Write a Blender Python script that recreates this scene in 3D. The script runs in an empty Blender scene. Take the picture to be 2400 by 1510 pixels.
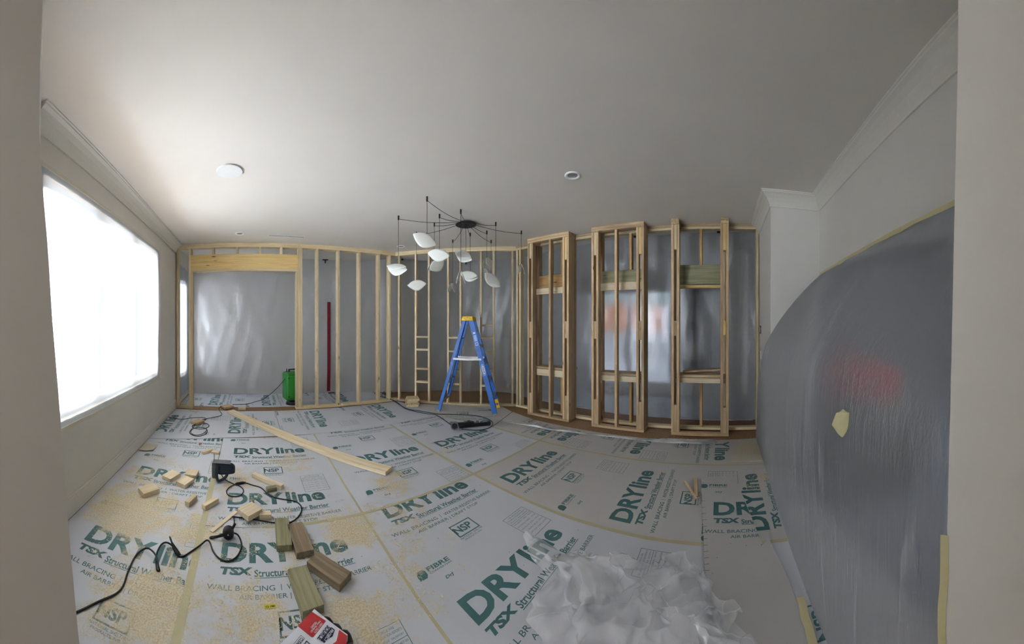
import bpy, bmesh, math, random
from mathutils import Vector, Matrix, Euler, noise

random.seed(7)
S = bpy.context.scene
COL = S.collection
R = math.radians

# ------------------------------------------------------------------ camera (a stitched cylindrical phone panorama)
F_PX, HORIZON, EYE, CEIL = 705.0, 763.0, 1.535, 3.03
YAW = R(50)
cam_d = bpy.data.cameras.new('camera')
cam_d.type = 'PANO'
cam_d.panorama_type = 'CENTRAL_CYLINDRICAL'
cam_d.central_cylindrical_range_u_min = -1200 / F_PX
cam_d.central_cylindrical_range_u_max = 1200 / F_PX
cam_d.central_cylindrical_range_v_min = -(1510 - HORIZON) / F_PX
cam_d.central_cylindrical_range_v_max = HORIZON / F_PX
cam_d.central_cylindrical_radius = 1.0
cam_d.clip_start = 0.01
cam = bpy.data.objects.new('camera', cam_d)
COL.objects.link(cam)
cam.location = (0, 0, EYE)
cam.rotation_euler = (R(90), 0, -YAW)
S.camera = cam

# ------------------------------------------------------------------ sky, daylight, exposure
S.view_settings.view_transform = 'Standard'
S.view_settings.look = 'None'
S.view_settings.exposure = 0.78
S.view_settings.gamma = 1.0
S.view_settings.use_curve_mapping = False
S.cycles.use_denoising = True
S.cycles.max_bounces = 6
S.cycles.diffuse_bounces = 4
S.cycles.glossy_bounces = 2
S.cycles.transmission_bounces = 4
S.cycles.transparent_max_bounces = 10
S.cycles.use_adaptive_sampling = True
S.cycles.adaptive_threshold = 0.25
S.cycles.adaptive_min_samples = 12
S.cycles.sample_clamp_indirect = 6.0
world = bpy.data.worlds.new('sky')
S.world = world
world.use_nodes = True
bg = world.node_tree.nodes['Background']
bg.inputs[0].default_value = (0.76, 0.87, 1.0, 1)
bg.inputs[1].default_value = 0.58

def area(name, loc, rot, sx, sy, energy, color):
    l = bpy.data.lights.new(name, 'AREA')
    l.shape = 'RECTANGLE'; l.size = sx; l.size_y = sy
    l.energy = energy; l.color = color
    o = bpy.data.objects.new(name, l); COL.objects.link(o)
    o.location = loc; o.rotation_euler = rot
    return o
# daylight through both windows of the left wall, then two added fill lamps
area('daylight_side_window', (-4.6, 2.9, 0.9), (0, R(-100), 0), 3.0, 5.5, 1000, (0.93, 0.97, 1.0))
area('daylight_far_window', (-2.2, 6.15, 1.6), (0, R(-90), 0), 1.7, 0.8, 12, (0.72, 0.84, 1.0))
area('hall_fill_light', (-1.1, -1.4, 2.95), (0, 0, 0), 1.2, 1.2, 16, (1.0, 0.99, 0.97))  # added fill from the hall, an unseen lamp without fixture
area('beyond_fill_light', (2.4, -3.2, 2.95), (0, 0, 0), 1.5, 1.5, 18, (0.9, 0.97, 1.0))  # added unseen lamp, lifts the bulging sheet and the red shape

# ------------------------------------------------------------------ from a pixel of the photograph to a place in the room
CA, SA = math.cos(YAW), math.sin(YAW)
def ray(x):
    t = (x - 1200) / F_PX
    a, b = math.sin(t), math.cos(t)
    return (a * CA + b * SA, -a * SA + b * CA)
def G(x, y, z=0.0):
    d = ray(x); r = (EYE - z) * F_PX / (y - HORIZON)
    return (d[0] * r, d[1] * r)
def G3(x, y, z=0.0):
    g = G(x, y, z); return Vector((g[0], g[1], z))
def onX(x, y, X):
    d = ray(x); t = X / d[0]
    return (d[1] * t, EYE - (y - HORIZON) / F_PX * t)
def onY(x, y, Y):
    d = ray(x); t = Y / d[1]
    return (d[0] * t, EYE - (y - HORIZON) / F_PX * t)
def onLine(x, y, p, q):
    d = ray(x); ex, ey = q[0] - p[0], q[1] - p[1]
    den = d[0] * ey - d[1] * ex
    t = (p[0] * ey - p[1] * ex) / den
    X, Y = d[0] * t, d[1] * t
    s = ((X - p[0]) * ex + (Y - p[1]) * ey) / math.hypot(ex, ey)
    return s, EYE - (y - HORIZON) / F_PX * t
def at(x, y, r):
    d = ray(x); return Vector((d[0] * r, d[1] * r, EYE - (y - HORIZON) / F_PX * r))

# ------------------------------------------------------------------ materials
MATS = {}
class NT:
    def __init__(s, name):
        s.m = bpy.data.materials.new(name); s.m.use_nodes = True
        s.t = s.m.node_tree; s.n = s.t.nodes; s.l = s.t.links
        s.b = s.n['Principled BSDF']; s.out = s.n['Material Output']
    def new(s, kind, **kw):
        n = s.n.new(kind)
        for k, v in kw.items():
            if hasattr(n, k): setattr(n, k, v)
            else: n.inputs[k.replace('_', ' ')].default_value = v
        return n
    def link(s, a, b): s.l.new(a, b)
def rgb(*c):
    def f(v):
        v /= 255.0
        return v / 12.92 if v <= 0.04045 else ((v + 0.055) / 1.055) ** 2.4
    return (f(c[0]), f(c[1]), f(c[2]), 1)
def plain(name, col, rough=0.5, metal=0.0, spec=0.5, bump=0.0, bscale=60):
    if name in MATS: return MATS[name]
    t = NT(name)
    t.b.inputs['Base Color'].default_value = col
    t.b.inputs['Roughness'].default_value = rough
    t.b.inputs['Metallic'].default_value = metal
    t.b.inputs['Specular IOR Level'].default_value = spec
    tc = t.new('ShaderNodeTexCoord')
    nz = t.new('ShaderNodeTexNoise'); nz.inputs['Scale'].default_value = bscale; nz.inputs['Detail'].default_value = 2
    t.link(tc.outputs['Object'], nz.inputs['Vector'])
    mx = t.new('ShaderNodeMix', data_type='RGBA')
    mx.inputs[6].default_value = (col[0] * .95, col[1] * .95, col[2] * .95, 1); mx.inputs[7].default_value = (min(1, col[0] * 1.04), min(1, col[1] * 1.04), min(1, col[2] * 1.04), 1)
    t.link(nz.outputs['Fac'], mx.inputs[0]); t.link(mx.outputs[2], t.b.inputs['Base Color'])
    if bump:
        bp = t.new('ShaderNodeBump'); bp.inputs['Strength'].default_value = bump; bp.inputs['Distance'].default_value = 0.002
        t.link(nz.outputs['Fac'], bp.inputs['Height']); t.link(bp.outputs[0], t.b.inputs['Normal'])
    MATS[name] = t.m
    return t.m

def wood(name, light, dark, knot, knots=1.0, rough=0.65, vary=0.25):
    """Sawn softwood: grain along the local Z of the piece, odd knots, each piece a little different."""
    if name in MATS: return MATS[name]
    t = NT(name)
    tc = t.new('ShaderNodeTexCoord'); oi = t.new('ShaderNodeObjectInfo')
    off = t.new('ShaderNodeVectorMath', operation='SCALE'); off.inputs[0].default_value = (7.3, 3.1, 11.7)
    t.link(oi.outputs['Random'], off.inputs['Scale'])
    add = t.new('ShaderNodeVectorMath', operation='ADD')
    t.link(tc.outputs['Object'], add.inputs[0]); t.link(off.outputs[0], add.inputs[1])
    mp = t.new('ShaderNodeMapping'); mp.inputs['Scale'].default_value = (26, 26, 1.3)
    t.link(add.outputs[0], mp.inputs['Vector'])
    n1 = t.new('ShaderNodeTexNoise'); n1.inputs['Scale'].default_value = 1.6; n1.inputs['Detail'].default_value = 5; n1.inputs['Distortion'].default_value = 0.6
    t.link(mp.outputs[0], n1.inputs['Vector'])
    cr = t.new('ShaderNodeValToRGB')
    cr.color_ramp.elements[0].position = 0.32; cr.color_ramp.elements[0].color = dark
    cr.color_ramp.elements[1].position = 0.62; cr.color_ramp.elements[1].color = light
    t.link(n1.outputs['Fac'], cr.inputs[0])
    mk = t.new('ShaderNodeMapping'); mk.inputs['Scale'].default_value = (11, 11, 3.2)
    t.link(add.outputs[0], mk.inputs['Vector'])
    vo = t.new('ShaderNodeTexVoronoi'); vo.inputs['Scale'].default_value = 1.0
    t.link(mk.outputs[0], vo.inputs['Vector'])
    kr = t.new('ShaderNodeMapRange'); kr.inputs[1].default_value = 0.05; kr.inputs[2].default_value = 0.17; kr.inputs[3].default_value = 1.0 * knots; kr.inputs[4].default_value = 0.0
    t.link(vo.outputs['Distance'], kr.inputs[0])
    sc = t.new('ShaderNodeSeparateColor'); t.link(vo.outputs['Color'], sc.inputs[0])
    gt = t.new('ShaderNodeMath', operation='GREATER_THAN'); gt.inputs[1].default_value = 0.55; t.link(sc.outputs[0], gt.inputs[0])
    ml = t.new('ShaderNodeMath', operation='MULTIPLY'); t.link(kr.outputs[0], ml.inputs[0]); t.link(gt.outputs[0], ml.inputs[1])
    mx = t.new('ShaderNodeMix', data_type='RGBA'); mx.inputs[7].default_value = knot
    t.link(ml.outputs[0], mx.inputs[0]); t.link(cr.outputs[0], mx.inputs[6])
    hv = t.new('ShaderNodeHueSaturation')
    vr = t.new('ShaderNodeMapRange'); vr.inputs[3].default_value = 1 - vary; vr.inputs[4].default_value = 1 + vary * 0.5
    t.link(oi.outputs['Random'], vr.inputs[0]); t.link(vr.outputs[0], hv.inputs['Value'])
    t.link(mx.outputs[2], hv.inputs['Color']); t.link(hv.outputs[0], t.b.inputs['Base Color'])
    t.b.inputs['Roughness'].default_value = rough
    t.b.inputs['Specular IOR Level'].default_value = 0.25
    bp = t.new('ShaderNodeBump'); bp.inputs['Strength'].default_value = 0.25; bp.inputs['Distance'].default_value = 0.002
    t.link(n1.outputs['Fac'], bp.inputs['Height']); t.link(bp.outputs[0], t.b.inputs['Normal'])
    MATS[name] = t.m
    return t.m

STUD = wood('spruce_pale', rgb(226, 207, 170), rgb(204, 181, 140), rgb(96, 62, 34))
BOXW = wood('spruce_tan', rgb(208, 180, 142), rgb(174, 146, 110), rgb(76, 46, 24), vary=0.3)
CLEANW = wood('spruce_fresh', rgb(226, 210, 180), rgb(206, 186, 150), rgb(140, 96, 52), knots=0.6, vary=0.15)
GOLD = wood('spruce_golden', rgb(222, 194, 134), rgb(202, 168, 106), rgb(110, 70, 30), vary=0.12)
ORANGE = wood('fir_orange', rgb(190, 152, 98), rgb(158, 120, 72), rgb(90, 52, 24), vary=0.12)
TREATED = wood('treated_green', rgb(152, 148, 116), rgb(124, 120, 90), rgb(78, 66, 40), vary=0.15)
TREATED2 = wood('treated_tan', rgb(152, 136, 112), rgb(124, 108, 86), rgb(70, 54, 36), vary=0.1)
SUB = wood('plywood_brown', rgb(150, 118, 84), rgb(122, 92, 62), rgb(86, 62, 40), knots=0.3, vary=0.08)

PAINT = plain('wall_paint', rgb(221, 217, 209), 0.7, bscale=3)
CEILM = plain('ceiling_paint', rgb(227, 221, 212), 0.85, bscale=2)
TRIM = plain('trim_paint', rgb(226, 222, 212), 0.4)
BLACK = plain('black_plastic', rgb(22, 22, 24), 0.45)
BLACKM = plain('black_metal', rgb(20, 20, 21), 0.5, metal=0.4)
TAPE = plain('masking_tape', rgb(206, 196, 150), 0.6, bump=0.2, bscale=40)
TAPEY = plain('tape_patch', rgb(216, 208, 158), 0.6, bump=0.4, bscale=30)
WHITEP = plain('white_plastic', rgb(232, 232, 230), 0.45)
FIBERBLUE = plain('ladder_blue', rgb(28, 96, 176), 0.45)
FIBERBLUED = plain('ladder_blue_steps_side', rgb(24, 84, 158), 0.5)
YELLOW = plain('ladder_yellow', rgb(226, 180, 30), 0.5)
ALU = plain('aluminium', rgb(176, 178, 180), 0.35, metal=0.8)
GREEN = plain('blower_green', rgb(38, 122, 44), 0.45)
NAVY = plain('jigsaw_navy', rgb(28, 46, 62), 0.5)
STEEL = plain('steel', rgb(140, 142, 144), 0.35, metal=0.9)
RED = plain('red_print', rgb(176, 32, 36), 0.5)
WHITECARD = plain('white_card', rgb(212, 214, 222), 0.45)
NAVYPRINT = plain('navy_print', rgb(24, 26, 66), 0.5)
CARDB = plain('board_back', rgb(196, 188, 168), 0.8)
LEAF = plain('pendant_white', rgb(236, 236, 228), 0.5)
HOSE = plain('air_hose_blue', rgb(44, 66, 78), 0.4)

def sawdust_mask(t, blobs, scale=7.0):
    """0..1 : where sawdust has been trodden and blown about on the floor sheets"""
    gm = t.new('ShaderNodeNewGeometry')
    acc = None
    for (x, y, rad, amp) in blobs:
        d = t.new('ShaderNodeVectorMath', operation='DISTANCE'); d.inputs[1].default_value = (x, y, 0.0)
        t.link(gm.outputs['Position'], d.inputs[0])
        mr = t.new('ShaderNodeMapRange', interpolation_type='SMOOTHSTEP')
        mr.inputs[1].default_value = 0; mr.inputs[2].default_value = rad; mr.inputs[3].default_value = amp; mr.inputs[4].default_value = 0
        t.link(d.outputs['Value'], mr.inputs[0])
        if acc is None: acc = mr.outputs[0]
        else:
            a = t.new('ShaderNodeMath', operation='MAXIMUM'); t.link(acc, a.inputs[0]); t.link(mr.outputs[0], a.inputs[1]); acc = a.outputs[0]
    n = t.new('ShaderNodeTexNoise'); n.inputs['Scale'].default_value = scale; n.inputs['Detail'].default_value = 9; n.inputs['Roughness'].default_value = 0.68; n.inputs['Distortion'].default_value = 0.5
    t.link(gm.outputs['Position'], n.inputs['Vector'])
    s = t.new('ShaderNodeMath', operation='ADD'); t.link(acc, s.inputs[0]); t.link(n.outputs['Fac'], s.inputs[1])
    mr = t.new('ShaderNodeMapRange', interpolation_type='SMOOTHSTEP')
    mr.inputs[1].default_value = 0.82; mr.inputs[2].default_value = 1.08
    t.link(s.outputs[0], mr.inputs[0])
    return mr.outputs[0], n, gm
BLOBS = [(-0.95, 2.35, 0.95, 0.66), (-0.55, 1.55, 0.80, 0.60), (-0.15, 2.95, 0.85, 0.47), (0.45, 3.35, 0.8, 0.46), (0.75, 2.15, 0.62, 0.58),
         (1.35, 2.62, 0.6, 0.52), (0.25, 2.45, 0.5, 0.40), (-0.95, 3.3, 0.8, 0.40), (0.55, 1.45, 0.60, 0.56), (1.0, 1.65, 0.45, 0.46), (0.0, 1.6, 0.6, 0.52), (-0.8, 1.2, 0.5, 0.4),
         (3.7, -0.4, 0.75, 0.6), (3.0, -0.45, 0.35, 0.5), (0.6, 5.45, 0.5, 0.55), (2.15, 3.0, 0.3, 0.2), (1.2, 2.1, 0.55, 0.47), (-1.1, 2.9, 0.6, 0.48), (-0.4, 2.2, 0.6, 0.56), (0.35, 2.0, 0.5, 0.5)]
DUSTC = rgb(208, 182, 128)
def board_mat(name, col):
    t = NT(name)
    mask, n, gm = sawdust_mask(t, BLOBS)
    n2 = t.new('ShaderNodeTexNoise'); n2.inputs['Scale'].default_value = 2.2; n2.inputs['Detail'].default_value = 6
    t.link(gm.outputs['Position'], n2.inputs['Vector'])
    base = t.new('ShaderNodeMix', data_type='RGBA'); base.inputs[6].default_value = (col[0] * .9, col[1] * .9, col[2] * .88, 1); base.inputs[7].default_value = col
    t.link(n2.outputs['Fac'], base.inputs[0])
    n3 = t.new('ShaderNodeTexNoise'); n3.inputs['Scale'].default_value = 90; n3.inputs['Detail'].default_value = 4
    t.link(gm.outputs['Position'], n3.inputs['Vector'])
    dust = t.new('ShaderNodeValToRGB'); dust.color_ramp.elements[0].position = 0.3; dust.color_ramp.elements[0].color = rgb(172, 154, 116)
    dust.color_ramp.elements[1].position = 0.65; dust.color_ramp.elements[1].color = rgb(218, 203, 166)
    t.link(n3.outputs['Fac'], dust.inputs[0])
    # specks away from the heaps
    vo = t.new('ShaderNodeTexVoronoi'); vo.inputs['Scale'].default_value = 9.0; t.link(gm.outputs['Position'], vo.inputs['Vector'])
    sp = t.new('ShaderNodeMapRange'); sp.inputs[1].default_value = 0.025; sp.inputs[2].default_value = 0.055; sp.inputs[3].default_value = 0.75; sp.inputs[4].default_value = 0
    t.link(vo.outputs['Distance'], sp.inputs[0])
    m0 = t.new('ShaderNodeMix', data_type='RGBA'); m0.inputs[7].default_value = rgb(120, 104, 84)
    t.link(sp.outputs[0], m0.inputs[0]); t.link(base.outputs[2], m0.inputs[6])
    mk = t.new('ShaderNodeMath', operation='MULTIPLY'); mk.inputs[1].default_value = 0.84; t.link(mask, mk.inputs[0])
    m1 = t.new('ShaderNodeMix', data_type='RGBA'); t.link(mk.outputs[0], m1.inputs[0]); t.link(m0.outputs[2], m1.inputs[6]); t.link(dust.outputs[0], m1.inputs[7])
    t.link(m1.outputs[2], t.b.inputs['Base Color'])
    t.b.inputs['Roughness'].default_value = 0.55
    t.b.inputs['Specular IOR Level'].default_value = 0.3
    h = t.new('ShaderNodeMath', operation='MULTIPLY'); t.link(mask, h.inputs[0]); t.link(n3.outputs['Fac'], h.inputs[1])
    bp = t.new('ShaderNodeBump'); bp.inputs['Strength'].default_value = 0.5; bp.inputs['Distance'].default_value = 0.006
    t.link(h.outputs[0], bp.inputs['Height']); t.link(bp.outputs[0], t.b.inputs['Normal'])
    return t.m
def ink_mat(name, col, wear=0.0):
    """printing ink; sawdust lies over it too"""
    t = NT(name)
    mask, n, gm = sawdust_mask(t, BLOBS)
    n3 = t.new('ShaderNodeTexNoise'); n3.inputs['Scale'].default_value = 90; n3.inputs['Detail'].default_value = 4
    t.link(gm.outputs['Position'], n3.inputs['Vector'])
    dust = t.new('ShaderNodeValToRGB'); dust.color_ramp.elements[0].position = 0.3; dust.color_ramp.elements[0].color = rgb(172, 154, 116)
    dust.color_ramp.elements[1].position = 0.65; dust.color_ramp.elements[1].color = rgb(218, 203, 166)
    t.link(n3.outputs['Fac'], dust.inputs[0])
    mk = t.new('ShaderNodeMath', operation='MULTIPLY'); mk.inputs[1].default_value = 0.84; t.link(mask, mk.inputs[0])
    m1 = t.new('ShaderNodeMix', data_type='RGBA'); m1.inputs[6].default_value = col
    t.link(mk.outputs[0], m1.inputs[0]); t.link(dust.outputs[0], m1.inputs[7]); t.link(m1.outputs[2], t.b.inputs['Base Color'])
    t.b.inputs['Roughness'].default_value = 0.6
    return t.m
BOARD = board_mat('sheet_face', rgb(200, 202, 210))
BOARD2 = board_mat('sheet_face_warm', rgb(193, 190, 189))
INK = ink_mat('print_green', rgb(66, 108, 109))
INK2 = ink_mat('print_slate', rgb(88, 108, 112))

def film(name, see, haze, col, blur=0.55, ior=1.25, streak=(3, 3, 0.35), bump=0.6, gloss=0.08, bscale=6.0, bdist=0.02, lines=0.0, lscale=2.0, lmap=(1.0, 1.0, 0.3), lwidth=0.012, rough=0.2, tmix=0.45, vary=0.0, clear=0.0):
    """polythene: part seen through (blurred), part milky, whiter along its stretched creases, part glossy"""
    t = NT(name); t.n.remove(t.b)
    tc = t.new('ShaderNodeTexCoord')
    mp = t.new('ShaderNodeMapping'); mp.inputs['Scale'].default_value = streak; t.link(tc.outputs['Object'], mp.inputs['Vector'])
    n = t.new('ShaderNodeTexNoise'); n.inputs['Scale'].default_value = bscale; n.inputs['Detail'].default_value = 4; n.inputs['Roughness'].default_value = 0.6; n.inputs['Distortion'].default_value = 0.3
    t.link(mp.outputs[0], n.inputs['Vector'])
    bp = t.new('ShaderNodeBump'); bp.inputs['Strength'].default_value = bump; bp.inputs['Distance'].default_value = bdist
    t.link(n.outputs['Fac'], bp.inputs['Height'])
    if blur > 0:
        a = t.new('ShaderNodeBsdfRefraction'); a.inputs['Roughness'].default_value = blur; a.inputs['IOR'].default_value = ior; a.inputs['Color'].default_value = col
        if clear:
            tr = t.new('ShaderNodeBsdfTransparent'); tr.inputs['Color'].default_value = col
            mc = t.new('ShaderNodeMixShader'); mc.inputs[0].default_value = clear; t.link(a.outputs[0], mc.inputs[1]); t.link(tr.outputs[0], mc.inputs[2]); a = mc
    else:
        a = t.new('ShaderNodeBsdfTransparent'); a.inputs['Color'].default_value = col
    d = t.new('ShaderNodeBsdfDiffuse'); d.inputs['Color'].default_value = col; t.link(bp.outputs[0], d.inputs['Normal'])
    tl = t.new('ShaderNodeBsdfTranslucent'); tl.inputs['Color'].default_value = col
    dm = t.new('ShaderNodeMixShader'); dm.inputs[0].default_value = tmix; t.link(d.outputs[0], dm.inputs[1]); t.link(tl.outputs[0], dm.inputs[2])
    g = t.new('ShaderNodeBsdfGlossy'); g.inputs['Roughness'].default_value = rough; t.link(bp.outputs[0], g.inputs['Normal'])
    m = t.new('ShaderNodeMixShader'); m.inputs[0].default_value = haze / (see + haze); t.link(a.outputs[0], m.inputs[1]); t.link(dm.outputs[0], m.inputs[2])
    if lines > 0:
        ml = t.new('ShaderNodeMapping'); ml.inputs['Scale'].default_value = lmap; ml.inputs['Rotation'].default_value = (0.25, -0.25, 0); t.link(tc.outputs['Object'], ml.inputs['Vector'])
        n2 = t.new('ShaderNodeTexNoise'); n2.inputs['Scale'].default_value = lscale; n2.inputs['Detail'].default_value = 2; n2.inputs['Distortion'].default_value = 0.4; t.link(ml.outputs[0], n2.inputs['Vector'])
        sb = t.new('ShaderNodeMath', operation='SUBTRACT'); sb.inputs[1].default_value = 0.5; t.link(n2.outputs['Fac'], sb.inputs[0])
        ab = t.new('ShaderNodeMath', operation='ABSOLUTE'); t.link(sb.outputs[0], ab.inputs[0])
        mr = t.new('ShaderNodeMapRange', interpolation_type='SMOOTHSTEP'); mr.inputs[1].default_value = 0; mr.inputs[2].default_value = lwidth; mr.inputs[3].default_value = lines; mr.inputs[4].default_value = 0; t.link(ab.outputs[0], mr.inputs[0])
        n3 = t.new('ShaderNodeTexNoise'); n3.inputs['Scale'].default_value = 1.1; n3.inputs['Detail'].default_value = 1; t.link(tc.outputs['Object'], n3.inputs['Vector'])
        m3 = t.new('ShaderNodeMapRange', interpolation_type='SMOOTHSTEP'); m3.inputs[1].default_value = 0.42; m3.inputs[2].default_value = 0.66; t.link(n3.outputs['Fac'], m3.inputs[0])
        mu = t.new('ShaderNodeMath', operation='MULTIPLY'); t.link(mr.outputs[0], mu.inputs[0]); t.link(m3.outputs[0], mu.inputs[1])
        if vary:
            n4 = t.new('ShaderNodeTexNoise'); n4.inputs['Scale'].default_value = 2.6; n4.inputs['Detail'].default_value = 2; t.link(tc.outputs['Object'], n4.inputs['Vector'])
            v4 = t.new('ShaderNodeMapRange'); v4.inputs[1].default_value = 0.35; v4.inputs[2].default_value = 0.65; v4.inputs[3].default_value = -vary; v4.inputs[4].default_value = vary; t.link(n4.outputs['Fac'], v4.inputs[0])
            a4 = t.new('ShaderNodeMath', operation='ADD'); t.link(mu.outputs[0], a4.inputs[0]); t.link(v4.outputs[0], a4.inputs[1]); mu = a4
        ad = t.new('ShaderNodeMath', operation='ADD'); ad.inputs[1].default_value = haze / (see + haze); ad.use_clamp = True; t.link(mu.outputs[0], ad.inputs[0]); t.link(ad.outputs[0], m.inputs[0])
    m2 = t.new('ShaderNodeMixShader'); m2.inputs[0].default_value = gloss; t.link(m.outputs[0], m2.inputs[1]); t.link(g.outputs[0], m2.inputs[2])
    t.link(m2.outputs[0], t.out.inputs['Surface'])
    return t.m
FILM_WIN = film('window_film', 0.84, 0.16, (0.88, 0.93, 1, 1), blur=0.7, ior=1.15, clear=0.42, gloss=0.03)
FILM_CURT = film('curtain_polythene', 0.36, 0.64, (0.95, 0.95, 0.97, 1), blur=0.5, ior=1.12, gloss=0.06, bump=0.25, streak=(1.6, 1.6, 0.5), lines=0.5, lscale=1.7, lwidth=0.016, rough=0.3)
FILM_MID = film('curtain_polythene_thin', 0.66, 0.34, (0.90, 0.89, 0.90, 1), blur=0.5, ior=1.12, gloss=0.06, bump=0.25, streak=(1.6, 1.6, 0.5), lines=0.45, lscale=1.7, lwidth=0.016, rough=0.3)
FILM_BACK = film('curtain_polythene_clear', 0.74, 0.26, (0.88, 0.90, 0.95, 1), blur=0.45, ior=1.12, gloss=0.06, bump=0.25, streak=(1.6, 1.6, 0.5), lines=0.4, lscale=1.7, lwidth=0.016, rough=0.3)
FILM_SIDE = film('bulging_polythene', 0.68, 0.32, (0.80, 0.81, 0.86, 1), blur=0.5, ior=1.12, gloss=0.09, streak=(8, 8, 0.35), bump=0.9, lines=0.42, lscale=6.0, lmap=(1.0, 1.0, 0.09), lwidth=0.028, rough=0.25)
FILM_CLEAR = film('crumpled_polythene', 0.52, 0.48, (0.97, 0.97, 0.98, 1), tmix=0.25, vary=0.24, blur=0, gloss=0.10, streak=(4, 4, 4), bump=0.5, bdist=0.012, lines=0.15, lscale=2.2, lmap=(1, 1, 1), lwidth=0.008, rough=0.15)
def glass_mat():
    t = NT('window_glass'); t.n.remove(t.b)
    a = t.new('ShaderNodeBsdfTransparent'); g = t.new('ShaderNodeBsdfGlossy'); g.inputs['Roughness'].default_value = 0.02
    m = t.new('ShaderNodeMixShader'); m.inputs[0].default_value = 0.06
    t.link(a.outputs[0], m.inputs[1]); t.link(g.outputs[0], m.inputs[2]); t.link(m.outputs[0], t.out.inputs['Surface'])
    return t.m
GLASS = glass_mat()

# ------------------------------------------------------------------ building helpers
def world_of(o):
    return (world_of(o.parent) @ o.matrix_parent_inverse @ o.matrix_basis) if o.parent else o.matrix_basis.copy()
def put(name, mesh, mat=None, parent=None, M=None, smooth=False):
    """link a mesh as one object; M is its place in the room"""
    o = bpy.data.objects.new(name, mesh); COL.objects.link(o)
    if mat is not None and not mesh.materials:
        for m in (mat if isinstance(mat, (list, tuple)) else [mat]): mesh.materials.append(m)
    if M is not None: o.matrix_basis = M
    if parent is not None:
        o.parent = parent; o.matrix_parent_inverse = world_of(parent).inverted()
    if smooth:
        for p in mesh.polygons: p.use_smooth = True
    return o
def tag(o, label=None, cat=None, group=None, kind=None):
    if label: o['label'] = label
    if cat: o['category'] = cat
    if group: o['group'] = group
    if kind: o['kind'] = kind
    return o
def thing(name, loc, label, cat, group=None, kind=None):
    o = bpy.data.objects.new(name, None); COL.objects.link(o); o.location = loc
    o.empty_display_size = 0.1
    return tag(o, label, cat, group, kind)
def mesh_of(name, bm):
    bmesh.ops.recalc_face_normals(bm, faces=bm.faces)
    me = bpy.data.meshes.new(name); bm.to_mesh(me); bm.free(); return me
def pyd(name, v, f):
    me = bpy.data.meshes.new(name); me.from_pydata([tuple(a) for a in v], [], f); me.update(); return me
def add_box(bm, c, s, M=None, bev=0.0):
    r = bmesh.ops.create_cube(bm, size=1.0)
    T = Matrix.Translation(c) @ Matrix.Diagonal((s[0], s[1], s[2], 1))
    if M is not None: T = M @ T
    bmesh.ops.transform(bm, matrix=T, verts=r['verts'])
    if bev:
        es = list({e for v in r['verts'] for e in v.link_edges})
        bmesh.ops.bevel(bm, geom=es, offset=bev, segments=1, affect='EDGES')
def add_span(bm, x0, x1, y0, y1, z0, z1, bev=0.0):
    add_box(bm, ((x0 + x1) / 2, (y0 + y1) / 2, (z0 + z1) / 2), (abs(x1 - x0), abs(y1 - y0), abs(z1 - z0)), None, bev)
def add_cyl(bm, p, q, r0, r1=None, seg=12, cap=True):
    p, q = Vector(p), Vector(q); d = q - p
    M = Matrix.Translation((p + q) / 2) @ d.to_track_quat('Z', 'Y').to_matrix().to_4x4()
    bmesh.ops.create_cone(bm, cap_ends=cap, segments=seg, radius1=r0, radius2=r0 if r1 is None else r1, depth=d.length, matrix=M)
BOXES = {}
def box_mesh(a, b, c, bev=0.002):
    k = (round(a, 4), round(b, 4), round(c, 4), bev)
    bm = bmesh.new(); add_box(bm, (0, 0, 0), (a, b, c), None, min(bev, min(a, b, c) * 0.3) if bev else 0)
    return mesh_of('piece', bm)
LUM = {}
def lumber(name, parent, p, q, w, d, side, mat, bev=0.0025):
    """a board from p to q (its axis); w is its width along 'side', d its depth across that"""
    p, q = Vector(p), Vector(q); z = (q - p).normalized(); L = (q - p).length
    x = Vector(side); x = (x - z * x.dot(z)).normalized(); y = z.cross(x)
    M = Matrix(((x.x, y.x, z.x, 0), (x.y, y.y, z.y, 0), (x.z, y.z, z.z, 0), (0, 0, 0, 1)))
    M = Matrix.Translation((p + q) / 2) @ M
    k = (round(w, 3), round(d, 3), round(L, 3), mat.name)
    if k not in LUM:
        LUM[k] = box_mesh(w, d, L, bev); LUM[k].materials.append(mat)
    return put(name, LUM[k], None, parent, M)
def tube_mesh(pts, r, seg=8, closed=False):
    pts = [Vector(p) for p in pts]; v = []; f = []; up = Vector((0, 0, 1)); n = len(pts)
    prev = None
    for i, p in enumerate(pts):
        t = (pts[min(i + 1, n - 1)] - pts[max(i - 1, 0)])
        t = t.normalized() if t.length > 1e-9 else Vector((0, 0, 1))
        a = prev if prev is not None else (up if abs(t.z) < 0.95 else Vector((1, 0, 0)))
        a = (a - t * a.dot(t)); a = a.normalized() if a.length > 1e-6 else t.orthogonal().normalized()
        prev = a; b = t.cross(a)
        for k in range(seg):
            th = 2 * math.pi * k / seg
            v.append(p + (a * math.cos(th) + b * math.sin(th)) * r)
    for i in range(n - 1):
        for k in range(seg):
            f.append((i * seg + k, i * seg + (k + 1) % seg, (i + 1) * seg + (k + 1) % seg, (i + 1) * seg + k))
    f.append(tuple(range(seg))[::-1]); f.append(tuple((n - 1) * seg + k for k in range(seg)))
    me = pyd('tube', v, f)
    for p in me.polygons: p.use_smooth = len(p.vertices) == 4
    return me
def smooth_path(pts, n=8):
    P = [Vector(p) for p in pts]; out = []
    for i in range(len(P) - 1):
        a, b, c, d = P[max(i - 1, 0)], P[i], P[i + 1], P[min(i + 2, len(P) - 1)]
        for k in range(n):
            t = k / n
            out.append(0.5 * ((2 * b) + (c - a) * t + (2 * a - 5 * b + 4 * c - d) * t * t + (3 * b - a - 3 * c + d) * t ** 3))
    out.append(P[-1]); return out
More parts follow.
